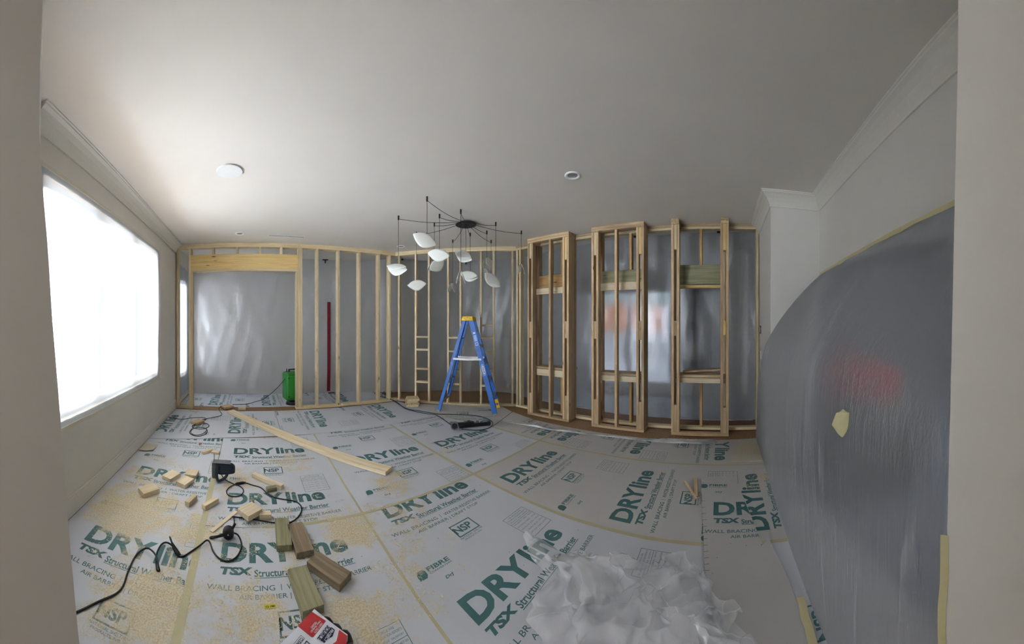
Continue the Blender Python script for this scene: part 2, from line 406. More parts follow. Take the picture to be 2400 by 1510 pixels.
def text_geo(body, height=None, width=None, bold=0.0, shear=0.0, align='LEFT', spacing=1.0):
    """flat lettering as (verts, faces), its lower left corner at the origin"""
    c = bpy.data.curves.new('lettering', 'FONT'); c.body = body; c.size = 1; c.offset = bold; c.shear = shear; c.space_character = spacing
    c.resolution_u = 3; c.fill_mode = 'FRONT'
    o = bpy.data.objects.new('lettering', c)
    me = bpy.data.meshes.new_from_object(o)
    v = [p.co.copy() for p in me.vertices]; f = [tuple(p.vertices) for p in me.polygons]
    bpy.data.objects.remove(o); bpy.data.curves.remove(c); bpy.data.meshes.remove(me)
    if not v: return [], []
    x0 = min(p.x for p in v); x1 = max(p.x for p in v); y0 = min(p.y for p in v); y1 = max(p.y for p in v)
    sy = height / (y1 - y0) if height else None
    sx = width / (x1 - x0) if width else None
    if sx is None: sx = sy
    if sy is None: sy = sx
    off = {'LEFT': 0, 'CENTER': -(x1 - x0) / 2, 'RIGHT': -(x1 - x0)}[align]
    return [Vector(((p.x - x0 + off) * sx, (p.y - y0) * sy, 0)) for p in v], f
def add_geo(V, Fc, geo, ox, oy, rot=0.0):
    b = len(V); c, s = math.cos(rot), math.sin(rot)
    for p in geo[0]: V.append(Vector((ox + p.x * c - p.y * s, oy + p.x * s + p.y * c, 0)))
    for f in geo[1]: Fc.append(tuple(i + b for i in f))
def add_rect(V, Fc, x0, y0, x1, y1):
    b = len(V)
    V.extend([Vector((x0, y0, 0)), Vector((x1, y0, 0)), Vector((x1, y1, 0)), Vector((x0, y1, 0))]); Fc.append((b, b + 1, b + 2, b + 3))
def add_poly(V, Fc, pts):
    b = len(V); V.extend(Vector((p[0], p[1], 0)) for p in pts); Fc.append(tuple(range(b, b + len(pts))))
def add_frame(V, Fc, x0, y0, x1, y1, t):
    add_rect(V, Fc, x0, y0, x1, y0 + t); add_rect(V, Fc, x0, y1 - t, x1, y1)
    add_rect(V, Fc, x0, y0 + t, x0 + t, y1 - t); add_rect(V, Fc, x1 - t, y0 + t, x1, y1 - t)
# ================================================================== THE SETTING
XL, YR, XF, YF = -1.36, -1.13, 3.37, -0.55       # side wall, right wall, face and flank of the return by the corner
WLY, WRX = 5.42, 4.40                             # room faces of the two long stud walls
def struct(name, bm, mat, parent=None):
    o = put(name, mesh_of(name, bm), mat, parent)
    if parent is None: o['kind'] = 'structure'
    return o
# ---- floor: brown subfloor
bm = bmesh.new(); add_span(bm, -4.0, 8.0, -5.0, 9.0, -0.10, -0.008)
FLOOR = struct('floor', bm, SUB)
bm = bmesh.new(); add_span(bm, -4.0, 8.0, -5.0, 9.0, CEIL, CEIL + 0.12)
struct('ceiling', bm, CEILM)
# ---- side wall with the big window and a second one past the framing
bm = bmesh.new()
WY0, WY1, WZ0, WZ1 = 1.66, 4.30, 0.79, 2.62
W2 = (5.72, 6.42, 0.5, 2.45)
x0, x1 = XL - 0.14, XL
add_span(bm, x0, x1, 0.7, WY0, 0, CEIL); add_span(bm, x0, x1, WY1, W2[0], 0, CEIL); add_span(bm, x0, x1, W2[1], 9.0, 0, CEIL)
add_span(bm, x0, x1, WY0, WY1, 0, WZ0); add_span(bm, x0, x1, WY0, WY1, WZ1, CEIL)
add_span(bm, x0, x1, W2[0], W2[1], 0, W2[2]); add_span(bm, x0, x1, W2[0], W2[1], W2[3], CEIL)
struct('wall_left', bm, PAINT)
# ---- right wall with the wide doorway behind the bulging polythene
bm = bmesh.new()
add_span(bm, 0.6, 0.98, YR - 0.12, YR, 0, CEIL); add_span(bm, 3.1, XF + 0.02, YR - 0.12, YR, 0, CEIL); add_span(bm, 0.98, 3.1, YR - 0.12, YR, 2.02, CEIL)
struct('wall_right', bm, PAINT)
bm = bmesh.new(); add_span(bm, XF, 6.4, YR - 0.12, YF, 0, CEIL, 0.004)
struct('wall_return', bm, PAINT)
# ---- far walls of the space beyond the polythene
BX = 6.6
bm = bmesh.new()
by0, by1, bz0, bz1 = 1.08, 3.05, 0.22, 2.32
add_span(bm, BX, BX + .14, -0.6, by0, 0, CEIL); add_span(bm, BX, BX + .14, by1, 9.0, 0, CEIL)
add_span(bm, BX, BX + .14, by0, by1, 0, bz0); add_span(bm, BX, BX + .14, by0, by1, bz1, CEIL)
struct('wall_back', bm, PAINT)
bm = bmesh.new(); add_span(bm, -1.5, 6.7, 8.6, 8.74, 0, CEIL)
struct('wall_far', bm, PAINT)
# ---- wall around the opening one looks in through: both reveals bow a little, as the photograph shows them
def reveal(pts, r, back):
    e = []
    for x, y in pts:
        d = ray(x); z = EYE - (y - HORIZON) / F_PX * r
        e.append((Vector((d[0] * r, d[1] * r, z))))
    e = [Vector((e[0].x, e[0].y, CEIL))] + e + [Vector((e[-1].x, e[-1].y, 0.0))]
    return e
fwd = Vector((SA, CA, 0))
def jamb_wall(name, pts, r, corner):
    e = reveal(pts, r, 0.16); v = []; f = []
    back = -fwd * 0.20
    for p in e:
        c = Vector((corner[0], corner[1], p.z))
        v += [c, p, p + back, c + back]
    n = len(e)
    for i in range(n - 1):
        for k in range(4):
            a = i * 4 + k; b = i * 4 + (k + 1) % 4
            f.append((a, b, b + 4, a + 4))
    f.append((0, 1, 2, 3)); f.append(tuple((n - 1) * 4 + k for k in range(4)))
    bm = bmesh.new(); bm.from_mesh(pyd(name, v, f))
    o = struct(name, bm, PAINT); return e
JL = jamb_wall('wall_front_left', [(100, 0), (94, 145), (92, 300), (100, 440), (111, 565), (123, 752), (136, 905), (147, 1055), (160, 1230), (178, 1430), (186, 1510)], 0.75, (XL, 1.62))
JR = jamb_wall('wall_front_right', [(2246, 0), (2245, 145), (2241, 330), (2237, 500), (2232, 750), (2226, 1005), (2220, 1255), (2212, 1510)], 0.74, (0.95, YR))
# ---- hall behind the viewer
bm = bmesh.new(); add_span(bm, -3.6, 3.0, -3.7, -3.58, 0, CEIL); struct('wall_hall_back', bm, PAINT)
bm = bmesh.new(); add_span(bm, -3.0, -2.88, -3.7, 0.8, 0, CEIL); add_span(bm, -3.0, XL, 0.7, 0.82, 0, CEIL); struct('wall_hall_left', bm, PAINT)
bm = bmesh.new(); add_span(bm, 0.5, 0.62, -3.7, YR, 0, CEIL); struct('wall_hall_right', bm, PAINT)
# ---- room beyond the polythene on the right
bm = bmesh.new(); add_span(bm, 0.5, 5.2, -4.6, -4.48, 0, CEIL); add_span(bm, 5.1, 5.22, -4.6, YR - .12, 0, CEIL); add_span(bm, 0.5, 0.62, -4.6, -3.6, 0, CEIL)
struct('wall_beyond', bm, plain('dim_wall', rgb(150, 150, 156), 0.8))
bm = bmesh.new(); add_span(bm, 0.6, 5.1, -4.5, YR - .0, -.008, .004); struct('floor_beyond', bm, plain('grey_floor', rgb(112, 116, 130), 0.6))
# ---- crown moulding: cove profile (out from wall, down from ceiling)
PROF = [(0.0, -0.150), (0.012, -0.150), (0.014, -0.135), (0.030, -0.100), (0.052, -0.066), (0.084, -0.036), (0.112, -0.022), (0.114, -0.012), (0.125, -0.010), (0.125, 0.0), (0.0, 0.0)]
def crown(name, path, inward):
    """path of wall corners; inward(i) gives the mitred offset per unit of projection"""
    v = []; f = []
    for i, p in enumerate(path):
        ix, iy = inward[i]
        for (a, b) in PROF: v.append((p[0] + ix * a, p[1] + iy * a, CEIL + b))
    n = len(PROF)
    for i in range(len(path) - 1):
        for k in range(n):
            f.append((i * n + k, i * n + (k + 1) % n, (i + 1) * n + (k + 1) % n, (i + 1) * n + k))
    f.append(tuple(range(n))); f.append(tuple((len(path) - 1) * n + k for k in range(n)))
    bm = bmesh.new(); bm.from_mesh(pyd(name, v, f)); return struct(name, bm, TRIM)
crown('trim_1', [(XL, 1.55), (XL, WLY + 0.02)], [(1, 0), (1, 0)])
crown('trim_2', [(0.7, YR), (XF, YR), (XF, YF), (WRX + 0.04, YF)], [(0, 1), (-1, 1), (-1, 1), (0, 1)])
# ---- baseboard along the side wall
bm = bmesh.new(); add_span(bm, XL, XL + 0.016, 1.55, WLY, 0.0, 0.145, 0.002); add_span(bm, XL, XL + 0.010, 1.55, WLY, 0.145, 0.165, 0.003)
struct('baseboard_left', bm, TRIM)

# ---- windows
def window(name, X, y0, y1, z0, z1, nx, depth=0.08):
    bm = bmesh.new(); t = 0.06
    add_span(bm, X - depth, X, y0, y1, z0, z0 + t); add_span(bm, X - depth, X, y0, y1, z1 - t, z1)
    add_span(bm, X - depth, X, y0, y0 + t, z0 + t, z1 - t); add_span(bm, X - depth, X, y1 - t, y1, z0 + t, z1 - t)
    o = put(name, mesh_of(name, bm), WHITEP); o['kind'] = 'structure'
    ys = [y0 + (y1 - y0) * k / nx for k in range(nx + 1)]
    for k in range(1, nx):
        bm = bmesh.new(); add_span(bm, X - depth, X, ys[k] - 0.045, ys[k] + 0.045, z0 + t, z1 - t); put('mullion', mesh_of('mullion', bm), WHITEP, o)
    for k in range(nx):
        bm = bmesh.new(); add_span(bm, X - depth * .6, X - depth * .5, ys[k] + .045, ys[k + 1] - .045, z0 + t, z1 - t); put('pane', mesh_of('pane', bm), GLASS, o)
    return o
window('window_1', XL - 0.07, WY0, WY1, WZ0, WZ1, 3)
window('window_2', XL - 0.05, W2[0], W2[1], W2[2], W2[3], 1)
window('window_3', BX + 0.12, by0, by1, bz0, bz1, 2)

# ---- polythene over the big window
def sheet(name, P, nu, nv, mat, label, cat='plastic sheet', smooth=True, parent=None):
    v = []; f = []
    for j in range(nv + 1):
        for i in range(nu + 1): v.append(P(i / nu, j / nv))
    for j in range(nv):
        for i in range(nu):
            a = j * (nu + 1) + i; f.append((a, a + 1, a + nu + 2, a + nu + 1))
    c = v[(nv // 2) * (nu + 1) + nu // 2]
    o = put(name, pyd(name, v, f), mat, parent, smooth=smooth)
    if parent is None: tag(o, label, cat)
    return o
def winP(u, w):
    y = 1.50 + u * 2.86; z = 0.74 + w * 1.93
    if u < 0.97: pass
    sag = 0.020 * math.sin(u * 9) * math.sin(w * 3.1) + 0.012 * noise.noise(Vector((y * 3, z * 1.2, 0))) * min(1, w * 6, (1 - w) * 6)
    z += 0.012 * noise.noise(Vector((y * 2, 7, w))) * (1 if w in (0, 1) else 0)
    y += 0.02 * noise.noise(Vector((3, z * 2, u)))
    return (XL + 0.016 + abs(sag), y, z)
wf = sheet('window_polythene', winP, 60, 40, FILM_WIN, 'milky plastic sheet taped over the bright side window')
def strip(parent, name, p, q, w, nrm, mat, n=10, jit=0.003, th=0.0012):
    """a strip of tape lying on a surface"""
    p, q, nrm = Vector(p), Vector(q), Vector(nrm).normalized(); t = (q - p).normalized(); s = nrm.cross(t)
    v = []; f = []
    for i in range(n + 1):
        c = p.lerp(q, i / n); a = random.uniform(-jit, jit)
        for k in (-.5, .5):
            v.append(c + s * (k * w + a)); v.append(c + s * (k * w + a) + nrm * th)
    for i in range(n):
        a, b = i * 4, i * 4 + 4
        f += [(a + 1, a + 3, b + 3, b + 1), (a, a + 1, b + 1, b), (a + 3, a + 2, b + 2, b + 3), (a + 2, a, b, b + 2)]
    f += [(0, 2, 3, 1), (n * 4, n * 4 + 1, n * 4 + 3, n * 4 + 2)]
    return put(name, pyd(name, v, f), mat, parent)
strip(wf, 'tape', (XL + .036, 1.5, 2.66), (XL + .036, 4.36, 2.66), 0.03, (1, 0, 0), plain('film_tape', rgb(214, 208, 190), 0.6))
strip(wf, 'tape', (XL + .036, 1.5, 0.745), (XL + .036, 4.34, 0.745), 0.03, (1, 0, 0), MATS['film_tape'])
strip(wf, 'tape', (XL + .036, 4.35, 0.75), (XL + .036, 4.36, 2.66), 0.025, (1, 0, 0), MATS['film_tape'])
sheet('window_polythene', lambda u, w: (XL + 0.02 + 0.012 * math.sin(u * 14), 5.56 + u * 1.0, 0.12 + w * 2.6), 14, 16, FILM_WIN, 'milky plastic sheet over the small window behind the leftmost stud')

# ================================================================== STUD WALLS
TOPZ = CEIL - 0.002
FD = 0.14
# ---- wall A: across the far left, with the door opening
A = thing('stud_wall', (0.8, WLY + FD / 2, 0), 'pale timber stud wall with a tall door opening and golden header', 'stud wall')
def ax(x, y=763): return onY(x, y, WLY)[0]
yc = WLY + FD / 2
def a_stud(x0, x1, z0, z1, name='stud', mat=STUD):
    """front face seen between pixels x0 and x1"""
    c = (ax(x0) + ax(x1)) / 2
    return lumber(name, A, (c, yc, z0), (c, yc, z1), 0.038, FD, (1, 0, 0), mat)
AX1 = 2.90
for k in range(2):
    lumber('top_plate', A, (XL + .01, yc, TOPZ - .019 - .039 * k), (AX1, yc, TOPZ - .019 - .039 * k), 0.038, FD, (0, 0, 1), STUD)
zt = TOPZ - 0.078
dl0, dl1, dr0, dr1 = ax(441), ax(452), ax(694), ax(706)
lumber('bottom_plate', A, (XL + .01, yc, .019), (dl1, yc, .019), 0.038, FD, (0, 0, 1), STUD)
lumber('bottom_plate', A, (dr0 + .0, yc, .019), (AX1 + .05, yc, .019), 0.038, FD, (0, 0, 1), STUD)
zb = 0.038
def st(c, z0, z1, name='stud', mat=STUD): return lumber(name, A, (c, yc, z0), (c, yc, z1), 0.038, FD, (1, 0, 0), mat)
st(XL + .035, zb, zt)
hz0 = onY(560, 632, WLY)[1]; hz1 = onY(560, 595, WLY)[1]
st(dl1 - .019, zb, hz0 - .02, 'jack_stud'); st(dl1 - .058, zb, zt, 'king_stud')
st(dr0 + .019, zb, hz0 - .02, 'jack_stud'); st(dr0 + .058, zb, hz1 + .2, 'jack_stud', STUD); st(dr0 + .097, zb, zt, 'king_stud')
lumber('header_plate', A, (dl1 - .04, yc, hz0), (dr0 + .038, yc, hz0), 0.038, FD, (0, 0, 1), STUD)
lumber('header', A, (dl1 - .038, WLY + .02, (hz0 + .02 + hz1) / 2), (dr0 + .038, WLY + .02, (hz0 + .02 + hz1) / 2), hz1 - hz0 - .02, 0.038, (0, 0, 1), GOLD)
lumber('header', A, (dl1 - .038, WLY + .115, (hz0 + .02 + hz1) / 2), (dr0 + .038, WLY + .115, (hz0 + .02 + hz1) / 2), hz1 - hz0 - .02, 0.038, (0, 0, 1), GOLD)
for x in (446, 500, 556, 610, 660, 702):
    st((ax(x)), hz1, zt, 'cripple_stud')
for x in (744, 794, 843, 889, 914): st(ax(x), zb, zt)

# ---- wall B: the angled one behind the ladder
PB, QB = Vector((2.86, 5.42, 0)), Vector((4.42, 3.60, 0))
eB = (QB - PB).normalized(); nB = Vector((eB.y, -eB.x, 0))          # nB points away from the room
if nB.dot(Vector((1, 1, 0))) < 0: nB = -nB
B = thing('stud_wall', (PB + QB) / 2, 'angled timber stud wall with ladder-like blocking behind the blue stepladder', 'stud wall')
BD = 0.09
def bp(s, z): return PB + eB * s + nB * (BD / 2) + Vector((0, 0, z))
LB = (QB - PB).length
for k in range(2): lumber('top_plate', B, bp(0.0, TOPZ - .019 - .039 * k), bp(LB + .02, TOPZ - .019 - .039 * k), .038, BD, (0, 0, 1), STUD)
lumber('bottom_plate', B, bp(0.06, .019), bp(LB, .019), .038, BD, (0, 0, 1), STUD)
def bs(x): return onLine(x, 763, PB, QB)[0]
def bz(x, y): return onLine(x, y, PB, QB)[1]
bst = {}
for x in (927, 974, 1005, 1050, 1079, 1127, 1157, 1201, 1216):
    s = max(bs(x), 0.07); bst[x] = s
    lumber('stud', B, bp(s, zb), bp(s, zt), .038, BD, eB, STUD)
for (a, b, ys) in ((974, 1005, (790, 820, 865, 896)), (1050, 1079, (792, 824, 870, 901)), (1127, 1157, (763, 793, 827, 871, 905))):
    for y in ys:
        z = bz((a + b) / 2, y)
        lumber('blocking', B, bp(bst[a] + .019, z), bp(bst[b] - .019, z), .038, BD, (0, 0, 1), STUD)

# ---- wall C: on the right, and its three boxed-out window frames
C = thing('stud_wall', (WRX + .05, 1.5, 0), 'timber stud wall behind the three boxed-out frames', 'stud wall')
CD = 0.10; xc = WRX + CD / 2
CY0, CY1 = YF + .01, 3.60
for k in range(2): lumber('top_plate', C, (xc, CY0, TOPZ - .019 - .039 * k), (xc, CY1, TOPZ - .019 - .039 * k), .038, CD, (0, 0, 1), STUD if k else BOXW)
lumber('bottom_plate', C, (xc, CY0, .019), (xc, CY1, .019), .038, CD, (0, 0, 1), STUD)
def cy(x, X=WRX): return onX(x, 763, X)[0]
def cst(y, z0=zb, z1=zt, name='stud', mat=BOXW, X=xc, d=CD): return lumber(name, C, (X, y, z0), (X, y, z1), .038, d, (0, 1, 0), mat)
BFX = 4.155                                          # room face of the boxed-out frames
BOX = [dict(l=1236, r=1333, mid=1288, hd=(646, 675), pl=(676, 690), sill=(862, 880), hm=ORANGE, name='leftmost of the three boxed-out timber window frames, orange header'),
       dict(l=1386, r=1509, mid=1443, hd=(634, 666), pl=(664, 681), sill=(876, 892), hm=TREATED, name='middle of the three boxed-out timber window frames, with centre stud and green header'),
       dict(l=1573, r=1708, mid=None, hd=(620.5, 667), pl=(668, 675), sill=(881, 896), hm=TREATED, name='rightmost boxed-out timber window frame, without centre stud, wide green header')]
for b in BOX:
    yl, yr = cy(b['l'], BFX), cy(b['r'], BFX)         # left is the larger Y
    T = thing('boxed_frame', ((BFX + WRX) / 2, (yl + yr) / 2, 0), b['name'], 'window framing')
    W = WRX - BFX
    fx = BFX + .045
    mid = (yl + yr) / 2
    lumber('bottom_plate', T, (fx, yr, .019), (fx, yl, .019), .038, .09, (0, 0, 1), BOXW)
    for y in (yl - .045, yr + .045): lumber('bottom_plate', T, (BFX + .092, y, .019), (WRX - .002, y, .019), .038, .09, (0, 0, 1), BOXW)
    for k in range(2):
        if b['mid'] or k == 5:
            lumber('top_plate', T, (fx, yr, TOPZ - .019 - .039 * k), (fx, yl, TOPZ - .019 - .039 * k), .038, .09, (0, 0, 1), BOXW)
        for y in (yl - .055, yr + .055):
            x0 = BFX + (.092 if b['mid'] else 0)
            lumber('top_plate', T, (x0, y, TOPZ - .019 - .039 * k), (WRX - .002, y, TOPZ - .019 - .039 * k), .038, .11, (0, 0, 1), BOXW)
    zt2 = TOPZ - .079
    for sgn, y0 in ((-1, yl), (1, yr)):
        ya, yb, yk = y0 + sgn * .019, y0 + sgn * .097, y0 + sgn * .058
        lumber('post_stud', T, (fx, ya, zb), (fx, ya, zt2), .038, .09, (0, 1, 0), BOXW)
        lumber('post_stud', T, (fx, yb, zb), (fx, yb, zt2), .038, .09, (0, 1, 0), BOXW)
        hb = random.uniform(.25, .42)
        for (z0, z1, m) in ((zb, zb + .33 + .1 * random.random(), BOXW), (1.30 + .1 * random.random(), 1.60, GOLD if (sgn > 0 and not b['mid']) else BOXW), (zt2 - hb, zt2, STUD if sgn < 0 else GOLD)):
            lumber('spacer_block', T, (fx + .004, yk, z0), (fx + .004, yk, z1), .038, .082, (0, 1, 0), m)
        # deeper studs closing the flank back to the wall
        lumber('flank_stud', T, (BFX + .135, ya, zb), (BFX + .135, ya, zt2), .038, .088, (0, 1, 0), BOXW)
        lumber('flank_stud', T, (WRX - .034, ya, zb), (WRX - .034, ya, zt2), .038, .066, (0, 1, 0), BOXW)
    if b['mid']:
        ym = cy(b['mid'], BFX)
        lumber('centre_stud', T, (fx, ym, zb), (fx, ym, zt2), .038, .089, (0, 1, 0), BOXW)
    # rough window opening in the wall plane behind
    yi0, yi1 = yr + .04, yl - .04
    px = (b['l'] + b['r']) / 2
    Z = lambda y, X=WRX: onX(px, y, X)[1]
    h1, h0 = Z(b['hd'][0]), Z(b['hd'][1]); p1, p0 = Z(b['pl'][0]), Z(b['pl'][1]); s1, s0 = Z(b['sill'][0], WRX - .1), Z(b['sill'][1], WRX - .1)
    lumber('header', C, (WRX + .02, yi0, (h1 + h0) / 2), (WRX + .02, yi1, (h1 + h0) / 2), h1 - h0, .038, (0, 0, 1), b['hm'])
    if b['mid']:
        lumber('header_plate', C, (WRX - .02, yi0, (p1 + p0) / 2), (WRX - .02, yi1, (p1 + p0) / 2), p1 - p0, .038, (0, 0, 1), CLEANW)
        lumber('header_plate', C, (WRX + .05, yi0, p1 - .0), (WRX + .05, yi1, p1 - .0), .036, .10, (0, 0, 1), BOXW)
    else:
        lumber('header_plate', C, (WRX + .05, yi0, (p1 + p0) / 2), (WRX + .05, yi1, (p1 + p0) / 2), .04, .10, (0, 0, 1), GOLD)
    for y in (yi0 + .019, yi1 - .019):
        cst(y, zb, zt, 'king_stud')
    for k in (0.36, 0.68) if b['mid'] else (0.5,):
        y = yi1 + (yi0 - yi1) * k
        cst(y, h1, zt, 'cripple_stud', ORANGE)
        cst(y, zb, s1 - .1, 'cripple_stud', ORANGE)
    lumber('sill_board', C, (WRX - .105, yi0, (s1 + s0) / 2 - .02), (WRX - .105, yi1, (s1 + s0) / 2 - .02), s1 - s0 - .02, .038, (0, 0, 1), CLEANW)
    lumber('sill_plate', C, (WRX + .005, yi0, s1 - .005), (WRX + .005, yi1, s1 - .005), .036, .25, (0, 0, 1), BOXW)
    b['sillz'] = s1 + .014; b['y'] = (yi0, yi1)
# studs where walls B and C meet, and the end stud by the return
for y in (CY1 - .10, CY1 - .03): cst(y, mat=STUD)
cst(CY0 + .02, mat=STUD)

# ================================================================== POLYTHENE CURTAIN BEHIND THE STUDS
CURT = [(-1.34, 6.72), (0.2, 6.66), (1.95, 6.62), (2.75, 6.32), (3.10, 6.05), (3.95, 5.75), (4.6, 5.25), (5.1, 4.55), (5.18, 3.8), (5.0, 2.6), (4.90, 1.5), (4.87, 0.5), (4.80, -0.54)]
cp = smooth_path([(a, b, 0) for a, b in CURT], 12)
cl = [0.0]
for i in range(1, len(cp)): cl.append(cl[-1] + (cp[i] - cp[i - 1]).length)
def along(s):
    s *= cl[-1]
    for i in range(1, len(cl)):
        if cl[i] >= s - 1e-9:
            k = (s - cl[i - 1]) / (cl[i] - cl[i - 1]); return cp[i - 1].lerp(cp[i], k), (cp[i] - cp[i - 1]).normalized()
    return cp[-1], (cp[-1] - cp[-2]).normalized()
def curtain(u0, u1):
    def P(u, w):
        p, t = along(u0 + (u1 - u0) * u); n = Vector((t.y, -t.x, 0)); z = 0.004 + w * (CEIL - 0.01)
        s = (u0 + (u1 - u0) * u) * cl[-1]
        a = 0.05 * noise.noise(Vector((s * 1.1 + z * .25, z * 0.25, 1.7))) + 0.022 * noise.noise(Vector((s * 4.5 - z * 1.2, z * 0.35, 5.0)))
        a += 0.03 * abs(noise.noise(Vector((s * 2.2 + z * .9, z * .2, 9.0)))) - 0.03
        a *= min(1, (1 - w) * 6)
        q = p + n * a
        return (q.x, q.y, z + 0.012 * noise.noise(Vector((s * 2, 3, 3))) * (w == 0) + 0.006)
    return P
c1 = sheet('plastic_curtain', curtain(0, 0.42), 150, 36, FILM_CURT, 'floor-to-ceiling clear plastic curtain behind the left stud wall')
c2 = sheet('plastic_curtain', curtain(0.42, 0.67), 90, 36, FILM_MID, 'floor-to-ceiling clear plastic curtain behind the angled stud wall')
c3 = sheet('plastic_curtain', curtain(0.67, 1.0), 120, 36, FILM_BACK, 'floor-to-ceiling clear plastic curtain behind the boxed-out frames')
# dark panel hanging just behind the curtain, seen through the rightmost frame
ya, za = onX(1602, 678, 4.97); yb, zb_ = onX(1668, 876, 4.97)
v = []; f = []
for i in range(9):
    k = i / 8; y = ya + (yb - ya) * k; bow = .05 * math.sin(math.pi * k)
    for (dx, z) in ((0, za), (0, zb_), (.02, zb_), (.02, za)): v.append((4.97 + bow + dx, y, z))
for i in range(8):
    for k in range(4): a = i * 4 + k; b = i * 4 + (k + 1) % 4; f.append((a, b, b + 4, a + 4))
f += [(0, 1, 2, 3), (32, 35, 34, 33)]
dp = put('dark_panel', pyd('dark_panel', v, f), plain('panel_dark', rgb(40, 42, 50), 0.3)); tag(dp, 'dark curved panel hanging behind the plastic in the rightmost frame', 'panel')
for zz_ in (.78, .36):
    bm = bmesh.new(); z = zb_ + (za - zb_) * zz_; add_box(bm, (4.965, yb - .0, z), (.01, .05, .13), None, .003); put('clip', mesh_of('clip', bm), WHITEP, dp)
# red zip strip on the left curtain
zx, zy = 771, 6.58
zpts = []
for y in (708, 760, 815, 870, 917):
    X, z = onY(zx - (y > 900) * 1, y, zy); zpts.append(Vector((X, zy, z)))
v = []; f = []
for i, p in enumerate(zpts):
    for dx in (-.038, .038): v += [p + Vector((dx, 0, 0)), p + Vector((dx, .006, 0))]
for i in range(len(zpts) - 1):
    a, b = i * 4, i * 4 + 4
    f += [(a, a + 2, b + 2, b), (a + 1, b + 1, b + 3, a + 3), (a, b, b + 1, a + 1), (a + 2, a + 3, b + 3, b + 2)]
zp = put('zip_strip', pyd('zip_strip', v, f), plain('zip_red', rgb(128, 14, 40), 0.5), c1)
bm = bmesh.new()
for k in range(30):
    p = zpts[0].lerp(zpts[-1], (k + .5) / 30); add_box(bm, (p.x + .0, p.y - .004, p.z), (.012, .006, .03))
put('zip_teeth', mesh_of('zip_teeth', bm), plain('zip_dark', rgb(70, 8, 24), 0.5), zp)['kind'] = 'stuff'
bm = bmesh.new(); e = zpts[-1]; add_box(bm, (e.x + .05, e.y - .05, .02), (.14, .05, .012), Matrix.Rotation(0, 4, 'Z'), .003)
put('zip_tail', mesh_of('zip_tail', bm), MATS['zip_red'], zp)
# black clamp heads pressing the curtain to the ceiling
for i, (x, y, lab) in enumerate(((413, 593, 'black clamp head pressing the curtain to the ceiling above the far left stud'), (765, 610, 'black clamp head at the ceiling above the red zip strip'), (941, 614, 'black clamp head at the ceiling behind the grey pendant'),
                                 (1092, 612, 'black clamp head at the ceiling above the stepladder'), (1490, 587, 'black clamp head at the ceiling behind the middle boxed frame'), (1683, 567, 'black clamp head at the ceiling behind the rightmost boxed frame'))):
    best = min((( P - Vector((*G(x, 600, CEIL), 0))).length, k) for k, P in enumerate([Vector(p) for p in cp]))
    d = ray(x); bestk = min(range(len(cp)), key=lambda k: abs(math.atan2(cp[k].y, cp[k].x) - math.atan2(d[1], d[0])))
    p = cp[bestk] - Vector((d[0], d[1], 0)) * .06; t = Vector((-d[1], d[0], 0))
    bm = bmesh.new()
    M = Matrix.Translation((p.x, p.y, CEIL)) @ Matrix.Rotation(math.atan2(t.y, t.x), 4, 'Z')
    add_box(bm, (0, 0, -.012), (.13, .05, .02), M, .004); 
    o = put('clamp_head', mesh_of('clamp_head', bm), BLACK); tag(o, lab, 'clamp')
    bm = bmesh.new(); add_cyl(bm, (p.x, p.y, CEIL - .09), (p.x, p.y, CEIL - .02), .012, .02); put('stem', mesh_of('stem', bm), BLACK, o)

# ================================================================== BULGING POLYTHENE ON THE RIGHT
FE = [(3.30, YR + .02, 2.115), (XF - .01, -0.93, 1.93), (XF - .02, -0.70, 1.66), (XF - .01, -0.52, 1.38), (3.58, -0.48, 1.15), (3.90, -0.475, 0.86), (4.05, -0.475, 0.62), (4.06, -0.47, 0.28), (4.10, -0.46, 0.006)]
NE = [(0.97, YR + .03, 2.17), (0.90, -1.02, 1.95), (0.82, -0.90, 1.66), (0.75, -0.78, 1.38), (0.70, -0.71, 1.15), (0.67, -0.67, 0.86), (0.66, -0.66, 0.62), (0.65, -0.65, 0.28), (0.65, -0.64, 0.006)]
fe = smooth_path(FE, 5); ne = smooth_path(NE, 5)
def bulge(u, w):
    k = (1 - w) * (len(fe) - 1); i = min(int(k), len(fe) - 2); q = k - i
    a = fe[i].lerp(fe[i + 1], q); b = ne[i].lerp(ne[i + 1], q)
    p = a.lerp(b, u); p.y = a.y + (b.y - a.y) * u ** 7
    belly = math.sin(math.pi * u) ** 0.7 * math.sin(math.pi * min(1, max(0, 1 - w)) ** 0.8)
    p.y += 0.05 * belly
    s = u * 3.2
    amp = min(1, w * 8, u * 10, (1 - u) * 10)
    lean = (1 - w) * 0.25
    p.y += amp * (0.018 * noise.noise(Vector((s * 3 + w * .9, w * .7, 2.0))) + 0.010 * abs(noise.noise(Vector((s * 11 + w * 2.2, w * .5, 4.0)))) * (1.6 - w))
    return (p.x, p.y, p.z)
bsht = sheet('plastic_sheet', bulge, 150, 70, FILM_SIDE, 'large grey plastic sheet bulging out of the right doorway')
strip(bsht, 'tape', (3.32, YR + .012, 2.13), (0.93, YR + .012, 2.19), .035, (0, 1, 0), TAPE, 24, .004)
strip(bsht, 'tape', (1.62, -0.43, .020), (1.05, -0.43, .020), .045, (0, 0, 1), TAPE, 10, .006)
je = JR
d2 = ray(2219); tp = Vector((d2[0] * .735, d2[1] * .735, 0))
sd = Vector((CA, -SA, 0))
q0 = Vector((JR[-2].x, JR[-2].y, 0)); q1 = Vector((JR[-3].x, JR[-3].y, 0))
strip(bsht, 'tape', Vector((q0.x, q0.y, 0.2)) + fwd * .010 - sd * .003, Vector((q1.x, q1.y, 1.02)) + fwd * .008 - sd * .003, .020, -sd, TAPE, 14, .003)
